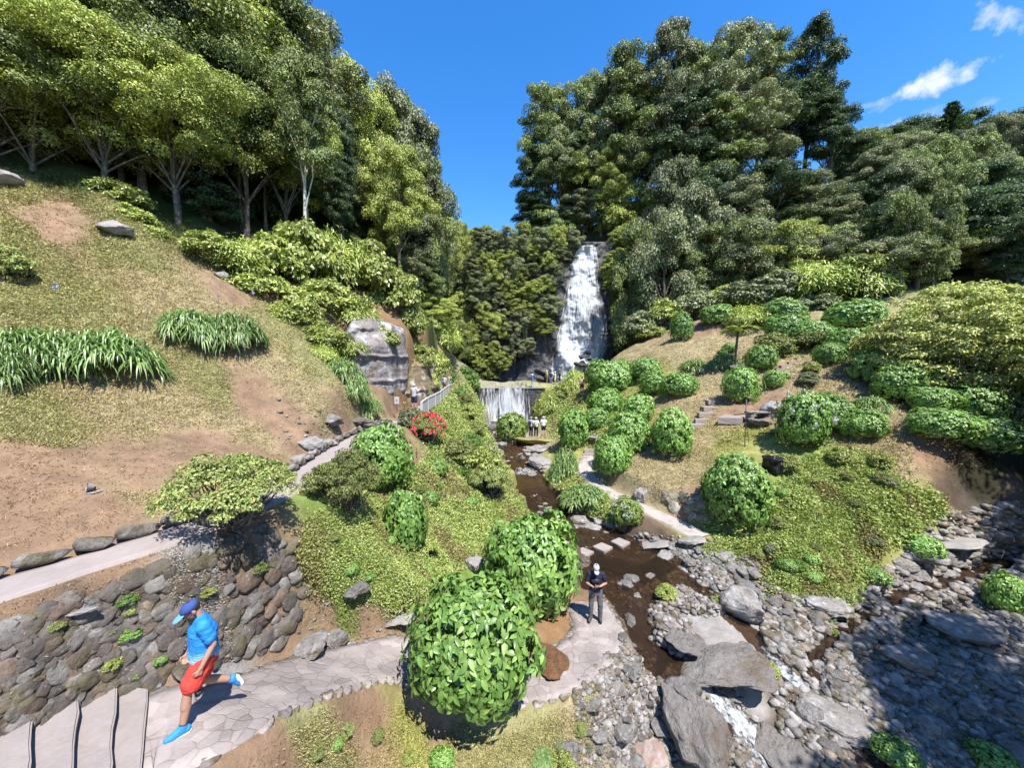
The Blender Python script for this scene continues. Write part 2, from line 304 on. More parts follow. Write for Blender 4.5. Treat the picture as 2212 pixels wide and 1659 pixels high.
# ground cover classes
CL = dict(grass=(.215,.20,.095), dry=(.245,.20,.115), soil=(.20,.132,.085), lush=(.13,.19,.045), moss=(.215,.215,.07), dark=(.028,.026,.014), gravel=(.235,.22,.21), mud=(.085,.062,.045), forest=(.035,.05,.015), rock=(.24,.22,.215), red=(.19,.115,.06))  # forest: dark floor colour, also standing in for shade under the trees
cov = [(60,400,'grass'),(250,440,'grass'),(120,470,'soil'),(60,540,'grass'),(300,560,'grass'),(100,640,'grass'),(330,620,'dry'),(500,640,'soil'),(420,620,'dry'),(560,680,'grass'),(640,720,'grass'),(650,640,'soil'),(380,860,'dry'),(250,900,'dry'),(60,900,'grass'),(600,800,'dry'),(560,870,'soil'),(100,990,'soil'),(300,1000,'soil'),(450,960,'soil'),(200,1090,'soil'),(330,1060,'dry'),(60,1140,'soil'),(620,940,'soil'),(700,850,'dry'),(680,790,'grass'),(730,900,'soil'),(30,1040,'soil'),(500,900,'dry'),(450,820,'grass'),
 (100,1350,'soil'),(300,1250,'soil'),(450,1330,'gravel'),(250,1450,'mud'),(560,1250,'soil'),(600,1330,'soil'),(60,1450,'mud'),
 (720,1150,'lush'),(700,1240,'lush'),(800,1200,'lush'),(960,1080,'lush'),(950,1200,'lush'),(850,1260,'lush'),(900,1000,'soil'),(800,1330,'soil'),(700,1330,'soil'),(780,1400,'soil'),(880,1360,'soil'),(1000,960,'moss'),(1000,900,'moss'),(1050,1080,'lush'),(960,880,'grass'),(760,1110,'soil'),
 (700,1600,'grass'),(850,1620,'moss'),(600,1650,'soil'),(1000,1620,'grass'),(1150,1600,'grass'),(1240,1500,'moss'),(1250,1580,'dry'),(780,1540,'soil'),(900,1500,'soil'),(1190,1360,'red'),(1180,1320,'red'),(1200,1400,'red'),
 (1300,1600,'gravel'),(1350,1640,'gravel'),(1330,1500,'gravel'),(1320,1440,'gravel'),(1400,1400,'mud'),(1300,1260,'mud'),(1230,1180,'mud'),(1400,1180,'mud'),(1180,1090,'mud'),(1450,1250,'gravel'),(1500,1280,'gravel'),(1560,1230,'gravel'),(1420,1310,'mud'),(1480,1330,'gravel'),(1100,950,'gravel'),(1080,925,'gravel'),(1160,960,'dry'),
 (1380,1010,'dry'),(1480,1020,'dry'),(1420,1060,'dry'),(1480,1100,'soil'),(1530,1130,'moss'),(1560,960,'moss'),(1520,960,'dry'),(1620,960,'moss'),(1750,1020,'lush'),(1850,1030,'lush'),(1680,1120,'moss'),(1750,1150,'lush'),(1780,1200,'lush'),(1700,1240,'lush'),(1820,1250,'lush'),(1900,1080,'moss'),(1900,1150,'moss'),(1980,1080,'moss'),(1560,1160,'moss'),(1650,1200,'lush'),(1780,1300,'lush'),(1880,980,'dry'),(1950,1000,'dry'),(1920,920,'dry'),(2000,980,'soil'),
 (1350,860,'moss'),(1300,930,'moss'),(1230,870,'moss'),(1190,880,'moss'),(1260,820,'moss'),(1350,770,'dry'),(1450,740,'dry'),(1500,720,'soil'),(1380,830,'moss'),(1500,830,'dry'),(1550,850,'dry'),(1560,800,'dry'),(1500,750,'dry'),(1650,720,'dry'),(1720,790,'dry'),(1750,850,'dry'),(1800,830,'dry'),(1850,870,'dry'),(1700,860,'soil'),(1640,890,'soil'),(1780,740,'moss'),(1900,710,'grass'),(1850,750,'grass'),(1860,720,'dry'),
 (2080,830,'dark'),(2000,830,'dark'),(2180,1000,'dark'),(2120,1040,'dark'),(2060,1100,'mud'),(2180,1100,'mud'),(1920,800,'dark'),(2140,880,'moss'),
 (2100,1180,'gravel'),(2000,1250,'gravel'),(1850,1330,'gravel'),(1750,1380,'gravel'),(1900,1450,'gravel'),(2150,1300,'gravel'),(2000,1550,'gravel'),(2150,1600,'gravel'),(1750,1500,'mud'),(1650,1350,'gravel'),(1600,1500,'gravel'),(1700,1620,'mud'),
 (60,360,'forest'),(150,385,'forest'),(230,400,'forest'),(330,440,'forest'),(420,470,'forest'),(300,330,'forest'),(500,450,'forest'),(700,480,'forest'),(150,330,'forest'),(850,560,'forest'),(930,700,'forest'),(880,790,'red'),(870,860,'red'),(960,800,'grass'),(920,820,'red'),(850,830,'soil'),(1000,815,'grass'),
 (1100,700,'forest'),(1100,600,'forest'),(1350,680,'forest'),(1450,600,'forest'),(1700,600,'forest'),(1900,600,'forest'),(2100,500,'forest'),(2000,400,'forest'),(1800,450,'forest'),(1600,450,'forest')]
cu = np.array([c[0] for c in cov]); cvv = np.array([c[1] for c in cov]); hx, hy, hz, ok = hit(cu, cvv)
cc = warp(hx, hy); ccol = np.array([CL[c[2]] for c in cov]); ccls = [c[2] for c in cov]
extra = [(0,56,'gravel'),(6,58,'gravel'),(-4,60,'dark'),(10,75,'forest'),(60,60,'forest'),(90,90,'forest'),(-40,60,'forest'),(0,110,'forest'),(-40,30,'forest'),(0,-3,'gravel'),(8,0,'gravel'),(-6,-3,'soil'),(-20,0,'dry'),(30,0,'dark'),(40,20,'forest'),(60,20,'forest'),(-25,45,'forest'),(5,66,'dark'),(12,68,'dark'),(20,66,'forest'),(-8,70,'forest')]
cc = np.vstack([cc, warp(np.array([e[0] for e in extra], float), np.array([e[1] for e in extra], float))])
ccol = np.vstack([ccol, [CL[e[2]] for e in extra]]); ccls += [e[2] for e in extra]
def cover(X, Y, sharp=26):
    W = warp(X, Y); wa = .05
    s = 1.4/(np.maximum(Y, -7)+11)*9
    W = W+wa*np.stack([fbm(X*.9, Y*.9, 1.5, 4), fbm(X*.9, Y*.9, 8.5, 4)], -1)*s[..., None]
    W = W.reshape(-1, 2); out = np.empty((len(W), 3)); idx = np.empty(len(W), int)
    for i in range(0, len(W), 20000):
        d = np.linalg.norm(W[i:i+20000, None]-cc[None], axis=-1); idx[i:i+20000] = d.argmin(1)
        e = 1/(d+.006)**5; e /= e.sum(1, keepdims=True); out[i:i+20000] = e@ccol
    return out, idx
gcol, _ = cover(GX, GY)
V = np.stack([GX, GY, GZ], -1).reshape(-1, 3)
ii = (np.arange(NYG-1)[:, None]*NXG+np.arange(NXG-1)[None]).ravel()
Fq = np.stack([ii, ii+1, ii+1+NXG, ii+NXG], 1)
bn = fbm(GX*3.1, GY*3.1, 4.4, 3).reshape(-1, 1)
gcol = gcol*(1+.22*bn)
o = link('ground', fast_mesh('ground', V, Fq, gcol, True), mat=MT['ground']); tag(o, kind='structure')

def ribbon(name, pl, m, z_off=0.0, wj=.0, cross=7, skirt=.0, col=None, shrink=1.0):
    t = np.gradient(pl[:, :2], axis=0); t = unit(t); nrm = np.stack([-t[:, 1], t[:, 0]], -1)
    s = np.linspace(-1, 1, cross); n = len(pl); V = np.zeros((n, cross+(2 if skirt else 0), 3))
    o = 1 if skirt else 0
    for j, q in enumerate(s):
        w_ = pl[:, 3]*q*shrink*(1+(wj*fbm(pl[:, 0]*2.3+9*(q > 0), pl[:, 1]*2.3, q*0, 3) if abs(q) == 1 else 0))
        V[:, j+o, :2] = pl[:, :2]+nrm*w_[:, None]; V[:, j+o, 2] = pl[:, 2]+z_off
    if skirt:
        V[:, 0] = V[:, 1]; V[:, 0, 2] -= skirt; V[:, -1] = V[:, -2]; V[:, -1, 2] -= skirt
    k = V.shape[1]; ii = (np.arange(n-1)[:, None]*k+np.arange(k-1)[None]).ravel()
    Fc = np.stack([ii, ii+1, ii+1+k, ii+k], 1)
    return V.reshape(-1, 3), Fc
def make_water(name, foamy):
    m = bpy.data.materials.new(name); m.use_nodes = True; t = m.node_tree; t.nodes.clear()
    o = N(t, 'ShaderNodeOutputMaterial'); p = N(t, 'ShaderNodeBsdfPrincipled'); p.inputs['Roughness'].default_value = .06; p.inputs['IOR'].default_value = 1.33
    p.inputs['Base Color'].default_value = (.035, .025, .018, 1)
    tcn = N(t, 'ShaderNodeTexCoord'); n = N(t, 'ShaderNodeTexNoise'); n.inputs['Scale'].default_value = 5; n.inputs['Detail'].default_value = 4
    t.links.new(tcn.outputs['Object'], n.inputs[0]); b = N(t, 'ShaderNodeBump'); b.inputs['Strength'].default_value = .35; b.inputs['Distance'].default_value = .05
    t.links.new(n.outputs[0], b.inputs['Height']); t.links.new(b.outputs[0], p.inputs['Normal'])
    tr = N(t, 'ShaderNodeBsdfTransparent'); tr.inputs[0].default_value = (.60, .47, .36, 1); mx = N(t, 'ShaderNodeMixShader'); mx.inputs[0].default_value = .38
    t.links.new(p.outputs[0], mx.inputs[2]); t.links.new(tr.outputs[0], mx.inputs[1])
    a = N(t, 'ShaderNodeAttribute', attribute_name='Col'); n2 = N(t, 'ShaderNodeTexNoise'); n2.inputs['Scale'].default_value = 6; n2.inputs['Detail'].default_value = 10; n2.inputs['Roughness'].default_value = .7
    t.links.new(tcn.outputs['Object'], n2.inputs[0])
    f = M_(t, 'ADD', n2.outputs[0], M_(t, 'MULTIPLY_ADD', a.outputs['Fac'], .52, -.86)); f = M_(t, 'MULTIPLY', f, 5); f.node.use_clamp = True
    d = N(t, 'ShaderNodeBsdfPrincipled'); d.inputs['Base Color'].default_value = (.36, .385, .41, 1); d.inputs['Roughness'].default_value = .5
    m2 = N(t, 'ShaderNodeMixShader'); t.links.new(f, m2.inputs[0]); t.links.new(mx.outputs[0], m2.inputs[1]); t.links.new(d.outputs[0], m2.inputs[2])
    t.links.new(m2.outputs[0], o.inputs[0]); return m
MT['water'] = make_water('water', False)
for k, pl in WL.items():
    sl = np.abs(np.gradient(pl[:, 2])/np.maximum(np.linalg.norm(np.gradient(pl[:, :2], axis=0), axis=1), 1e-3))
    V, Fc = ribbon(k, pl, None, cross=9, shrink=1.25)
    fo = np.clip((sl-.04)*3.2, 0, 1) if k != 'creek_water' else np.clip((sl-.06)*1.5, 0, .8)
    if k == 'stream_water': fo[:6] = np.maximum(fo[:6], .7)
    cross = np.abs(np.linspace(-1, 1, 9)); fc = (fo[:, None]*(1-.5*cross[None]**2)).ravel()
    V[:, 2] += .02*fbm(V[:, 0]*3, V[:, 1]*3)*(fc+.1)
    o = link(k, fast_mesh(k, V, Fc, np.repeat(fc[:, None], 3, 1), True), mat=MT['water']); tag(o, kind='structure')
# paths
def cobble(name, base, joint, scale, rnd=.16):
    m = bpy.data.materials.new(name); m.use_nodes = True; t = m.node_tree; p = t.nodes['Principled BSDF']; p.inputs['Roughness'].default_value = .9; p.inputs['Specular IOR Level'].default_value = .15
    tcn = N(t, 'ShaderNodeTexCoord'); nn = N(t, 'ShaderNodeTexNoise'); nn.inputs['Scale'].default_value = 2.5; t.links.new(tcn.outputs['Object'], nn.inputs[0])
    vm = N(t, 'ShaderNodeVectorMath', operation='MULTIPLY_ADD'); t.links.new(nn.outputs['Color'], vm.inputs[0]); vm.inputs[1].default_value = (.22, .22, .1); t.links.new(tcn.outputs['Object'], vm.inputs[2])
    v = N(t, 'ShaderNodeTexVoronoi', feature='DISTANCE_TO_EDGE'); v.inputs['Scale'].default_value = scale; t.links.new(vm.outputs[0], v.inputs['Vector'])
    v2 = N(t, 'ShaderNodeTexVoronoi'); v2.inputs['Scale'].default_value = scale; t.links.new(vm.outputs[0], v2.inputs['Vector'])
    f = M_(t, 'MULTIPLY', v.outputs['Distance'], 16); f.node.use_clamp = True
    n3 = N(t, 'ShaderNodeTexNoise'); n3.inputs['Scale'].default_value = 1.3; n3.inputs['Detail'].default_value = 9; t.links.new(tcn.outputs['Object'], n3.inputs[0])
    f = M_(t, 'MAXIMUM', f, M_(t, 'MULTIPLY', M_(t, 'SUBTRACT', n3.outputs[0], .44), 6)); f.node.use_clamp = False
    cl = N(t, 'ShaderNodeClamp'); t.links.new(f, cl.inputs[0])
    x = N(t, 'ShaderNodeMixRGB'); t.links.new(cl.outputs[0], x.inputs[0]); x.inputs[1].default_value = (*joint, 1); x.inputs[2].default_value = (*base, 1)
    y = N(t, 'ShaderNodeMixRGB', blend_type='MULTIPLY'); y.inputs[0].default_value = 1; t.links.new(x.outputs[0], y.inputs[1])
    sp = N(t, 'ShaderNodeSeparateColor'); t.links.new(v2.outputs['Color'], sp.inputs[0])
    g = M_(t, 'MULTIPLY', M_(t, 'MULTIPLY_ADD', sp.outputs[0], 2*rnd, 1-rnd), M_(t, 'MULTIPLY_ADD', n3.outputs[0], 1.1, .47)); t.links.new(g, y.inputs[2])
    t.links.new(y.outputs[0], p.inputs['Base Color'])
    b = N(t, 'ShaderNodeBump'); b.inputs['Strength'].default_value = .4; b.inputs['Distance'].default_value = .03
    n4 = N(t, 'ShaderNodeTexNoise'); n4.inputs['Scale'].default_value = 18; n4.inputs['Detail'].default_value = 8; t.links.new(tcn.outputs['Object'], n4.inputs[0])
    t.links.new(M_(t, 'ADD', cl.outputs[0], n4.outputs[0]), b.inputs['Height']); t.links.new(b.outputs[0], p.inputs['Normal'])
    return m
MT['cobble'] = cobble('cobble', (.245, .212, .20), (.195, .165, .15), 4.2)
for k, m in (('upper_path', 'concrete'), ('lower_path', 'cobble'), ('right_path', 'whitepath')):
    V, Fc = ribbon(k, PL[k], None, cross=9, skirt=.35, wj=.10 if k != 'upper_path' else .04)
    V[:, 2] += .012*fbm(V[:, 0]*1.7, V[:, 1]*1.7)
    o = link(k, fast_mesh(k, V, Fc), mat=MT[m]); tag(o, kind='structure')
# ------------------------------------------------------------------ foliage builders
def leaves(P, Nn, Dr, L, Wd, col, droop=.25, kind=1):
    "P base points, Nn leaf normals, Dr growing directions; L, Wd arrays or scalars. kind 1: folded diamond, 2: broad leaf of 8 triangles, 3: long strap"
    n = len(P); L = np.broadcast_to(L, n)[:, None]; Wd = np.broadcast_to(Wd, n)[:, None]
    Dr = unit(Dr); S = unit(np.cross(Dr, Nn)); U = unit(np.cross(S, Dr))
    if kind == 1:
        V = np.stack([P, P+Dr*L*.5+S*Wd*.5+U*Wd*.12, P+Dr*L-U*L*droop, P+Dr*L*.5-S*Wd*.5+U*Wd*.12], 1); k = 4
        Fc = np.array([[0, 1, 2, 3]])
    elif kind == 2:
        d = droop
        V = np.stack([P, P+Dr*L*.30+S*Wd*.46+U*(Wd*.16), P+Dr*L*.30+U*0, P+Dr*L*.30-S*Wd*.46+U*(Wd*.16),
                      P+Dr*L*.66+S*Wd*.38+U*(Wd*.12)-U*L*d*.5, P+Dr*L*.66-U*L*d*.55, P+Dr*L*.66-S*Wd*.38+U*(Wd*.12)-U*L*d*.5, P+Dr*L-U*L*d*1.3], 1); k = 8
        Fc = np.array([[0, 1, 2, 2], [0, 2, 3, 3], [1, 4, 5, 2], [2, 5, 6, 3], [4, 7, 5, 5], [5, 7, 6, 6]])
        Fc = np.array([[0, 1, 2], [0, 2, 3], [1, 4, 5], [1, 5, 2], [2, 5, 6], [2, 6, 3], [4, 7, 5], [5, 7, 6]])
    else:
        q = []; Z = np.array([[0, 0, 1.]])
        for t, w_ in ((0, .5), (.3, 1), (.6, .9), (.85, .6)):
            c = P+Dr*L*t-Z*L*droop*t*t*1.6
            q += [c+S*Wd*.5*w_, c-S*Wd*.5*w_]
        q.append(P+Dr*L*.98-Z*L*droop*1.75); V = np.stack(q, 1); k = 9
        Fc = np.array([[0, 2, 3], [0, 3, 1], [2, 4, 5], [2, 5, 3], [4, 6, 7], [4, 7, 5], [6, 8, 7]])
    Fa = (np.arange(n)[:, None, None]*k+Fc[None]).reshape(-1, Fc.shape[1])
    cl = np.repeat(np.broadcast_to(col, (n, 3))[:, None], k, 1).reshape(-1, 3)
    return V.reshape(-1, 3), Fa, cl
def rdir(g, n): return unit(g.normal(size=(n, 3)))
def pal(g, n, cols, jit=.18):
    c = np.array(cols)[g.integers(0, len(cols), n)]; return c*(1+g.uniform(-jit, jit, (n, 1)))
def tube(path, rad, sides=7):
    path = np.array(path, float); rad = np.broadcast_to(rad, len(path)); t = unit(np.gradient(path, axis=0)); ref = np.array([.31, .95, .1])
    a = unit(np.cross(t, ref)); b = np.cross(t, a); an = np.linspace(0, 2*math.pi, sides, endpoint=False)
    V = path[:, None]+(a[:, None]*np.cos(an)[None, :, None]+b[:, None]*np.sin(an)[None, :, None])*rad[:, None, None]
    n = len(path); Fc = []
    for i in range(n-1):
        for j in range(sides): k = (j+1) % sides; Fc.append([i*sides+j, i*sides+k, (i+1)*sides+k, (i+1)*sides+j])
    return V.reshape(-1, 3), np.array(Fc), None
def clumps(g, cen, rad, per, L, Wd, cols, flat=.75, droop=.35, kind=1, up=.35):
    "leaf clumps: shells of leaves round each centre, fuller on the upper, outer side"
    cen = np.array(cen); n = len(cen); rad = np.broadcast_to(rad, n); idx = np.repeat(np.arange(n), per); m = len(idx)
    d = rdir(g, m); d[:, 2] = np.where(d[:, 2] < -.25, -d[:, 2]*.7, d[:, 2]); d = unit(d)
    rr = rad[idx]*(.55+.5*g.random(m)**.6)
    P = cen[idx]+d*rr[:, None]*np.array([1, 1, flat])
    Nn = unit(d+np.array([0, 0, up])+.55*g.normal(size=(m, 3)))
    Dr = unit(d*np.array([1, 1, .2])+.7*g.normal(size=(m, 3))*np.array([1, 1, .5])); Dr = unit(Dr-Nn*(Dr*Nn).sum(1, keepdims=True))
    cj = 1+.13*g.normal(size=(n, 1)); col = pal(g, m, cols)*cj[idx]
    l = L*g.uniform(.7, 1.3, m)
    return leaves(P, Nn, Dr, l, l*Wd, np.clip(col, .004, 1), droop, kind)
def lobed(g, nl, base, top, rx, csize, ntot, shape='round'):
    "clump centres on the surfaces of several lobes that fill a crown between heights base and top"
    lobes = []
    for i in range(nl):
        f = (i+.5)/nl; z = base+(top-base)*(f if shape != 'flat' else .5+.5*f)
        if shape == 'round': rr = rx*math.sqrt(max(.05, 1-(abs(f-.42)/.62)**2.2))
        elif shape == 'cone': rr = rx*(1.05-f)
        elif shape == 'column': rr = rx*(.85 if f < .85 else .5)
        else: rr = rx
        a = i*2.4+g.uniform(-.4, .4); q = g.uniform(.35, .85)*rr
        lobes.append((math.cos(a)*q, math.sin(a)*q, z, max(.12*(top-base), rr*g.uniform(.42, .62))))
    out = []
    per = ntot//nl
    for (x, y, z, r) in lobes:
        d = rdir(g, per); d[:, 2] = np.abs(d[:, 2])*1.0-.35*(g.random(per) < .45)
        d = unit(d); rr = r*(.72+.3*g.random(per))
        c = np.array([x, y, z])+d*rr[:, None]*np.array([1, 1, .85])+.12*r*g.normal(size=(per, 3)); c[:, 2] = np.minimum(c[:, 2], top)
        out.append(c)
    return np.concatenate(out), lobes
GREENS = dict(
 mid=[(0.176,0.228,0.072),(0.206,0.256,0.085),(0.147,0.194,0.067),(0.243,0.283,0.097)],
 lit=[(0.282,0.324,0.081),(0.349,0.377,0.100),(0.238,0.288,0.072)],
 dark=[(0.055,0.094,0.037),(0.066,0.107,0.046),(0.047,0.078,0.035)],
 grey=[(0.170,0.197,0.096),(0.204,0.222,0.118),(0.138,0.166,0.080),(0.253,0.264,0.153)],
 yellow=[(0.379,0.420,0.128),(0.448,0.478,0.161),(0.281,0.344,0.106),(0.496,0.485,0.186)],
 hyd=[(0.143,0.270,0.054),(0.187,0.317,0.069),(0.114,0.223,0.048),(0.243,0.367,0.091)],
 olive=[(0.193,0.243,0.069),(0.244,0.291,0.092),(0.144,0.190,0.056),(0.274,0.252,0.092)],
 agap=[(0.130,0.220,0.058),(0.183,0.281,0.081),(0.274,0.351,0.138),(0.103,0.176,0.049)],
 fern=[(0.323,0.386,0.084),(0.401,0.439,0.111),(0.244,0.310,0.066)])
def make_tree(seed, H_=10, rx=3.2, base=.38, nl=11, nc=150, per=110, cs=.75, L=.34, cols='mid', shape='round', bark='bark', tr=.22, lean=0, flat=.7):
    g = np.random.default_rng(seed); cen, lobes = lobed(g, nl, H_*base, H_*.97, rx, cs, nc, shape)
    nc2 = max(40, int(len(cen)*.72)); cen = cen[g.permutation(len(cen))[:nc2]]; cs *= 1.12; per = int(per*2.3); flat = 1.0; L *= .66
    cen[:, 0] += lean*(cen[:, 2]/H_)**1.5
    V, Fc, cl = clumps(g, cen, cs*g.uniform(.7, 1.25, len(cen)), per, L, .5, GREENS[cols], flat)
    crown = fast_mesh('crown', V, Fc, cl)
    parts = [tube([(math.sin(t*2.1+seed)*.04*H_*t+lean*t**1.5, math.cos(t*1.7+seed)*.03*H_*t, H_*.86*t-.5*(t == 0)) for t in np.linspace(0, 1, 9)], np.linspace(tr, tr*.18, 9)*np.array([1.35]+[1]*8))]
    for (x, y, z, r) in lobes:
        z0 = max(H_*.22, z-max(abs(x), abs(y))*1.1-.1*H_); t0 = z0/(.86*H_)
        p0 = np.array([math.sin(t0*2.1+seed)*.04*H_*t0+lean*t0**1.5, math.cos(t0*1.7+seed)*.03*H_*t0, z0]); p1 = np.array([x+lean*(z/H_)**1.5, y, z])
        ts = np.linspace(0, 1, 5)[:, None]; pp = p0+(p1-p0)*ts+np.array([0, 0, .5])*np.sin(ts*3.14)*.3
        parts.append(tube(pp, np.linspace(tr*.45, tr*.08, 5), 5))
        for _ in range(2):
            q = p1+rdir(g, 1)[0]*r*.8; parts.append(tube([p0+(p1-p0)*.7, (p0+(p1-p0)*.7+q)/2+g.normal(size=3)*.08, q], [tr*.2, tr*.12, tr*.04], 4))
    V, Fc, _ = join(*parts); trunk = fast_mesh('trunk', V, Fc, smooth=True)
    crown.materials.append(MT['leafdull']); trunk.materials.append(MT[bark])
    return crown, trunk, H_, rx
TREES = {
 'broad1': make_tree(1, 12, 3.9, .30, 13, 230, 120, .72, .30, 'mid'),
 'broad2': make_tree(2, 12, 4.2, .34, 15, 240, 120, .70, .28, 'lit'),
 'broad3': make_tree(3, 12, 3.6, .32, 12, 210, 120, .70, .30, 'grey'),
 'tall1': make_tree(4, 18, 3.6, .34, 16, 230, 110, .72, .32, 'mid', 'column', tr=.32),
 'tall2': make_tree(5, 18, 3.3, .38, 15, 210, 110, .72, .32, 'dark', 'column', tr=.32, lean=.8),
 'tall3': make_tree(6, 18, 4.0, .30, 17, 240, 110, .74, .32, 'grey', 'round', tr=.32),
 'dark1': make_tree(7, 12, 3.4, .25, 12, 200, 110, .75, .30, 'dark'),
 'low1': make_tree(8, 7, 3.0, .12, 10, 150, 110, .62, .27, 'lit', flat=.85),
 'low2': make_tree(9, 7, 3.2, .12, 10, 150, 110, .62, .27, 'mid', flat=.8),
 'low3': make_tree(10, 7, 2.8, .12, 9, 140, 110, .62, .27, 'grey', flat=.85),
 'under': make_tree(12, 4, 2.6, .05, 9, 130, 90, .6, .30, 'dark', flat=.8),  # dark leaf colour stands in for the shade inside the wood
 'wide': make_tree(13, 12, 5.0, .44, 17, 330, 120, .80, .26, 'lit', flat=.8),
 'wide2': make_tree(14, 12, 4.8, .46, 16, 310, 120, .80, .26, 'mid', flat=.8),
 'pale': make_tree(11, 15, 3.0, .5, 9, 130, 110, .7, .3, 'mid', bark='palebark', tr=.24),
}
PROTO = {}
def put_tree(kind, x, y, z, h, wd, rz, label, group=None, name='tree'):
    crown, trunk, H0, rx = TREES[kind]
    e = empty(name, (x, y, z), rz, (wd/(2*rx*1.12), wd/(2*rx*1.12), h/H0))
    link('trunk', trunk, e); link('crown', crown, e)
    tag(e, label, 'tree', group); return e
def tree_px(u, vtop, D, wpx, kind, label, group=None, dz=0, name='tree'):
    a, b = ray(u, vtop); x = float(a)*D; zt = float(b)*D; z = float(ground(x, D))-.2+dz
    h = max(3, zt-z, 1.0*wpx*D/F); z = zt-h
    return put_tree(kind, x, D, z, h, wpx*D/F, random.uniform(0, 6.28), label, group, name)
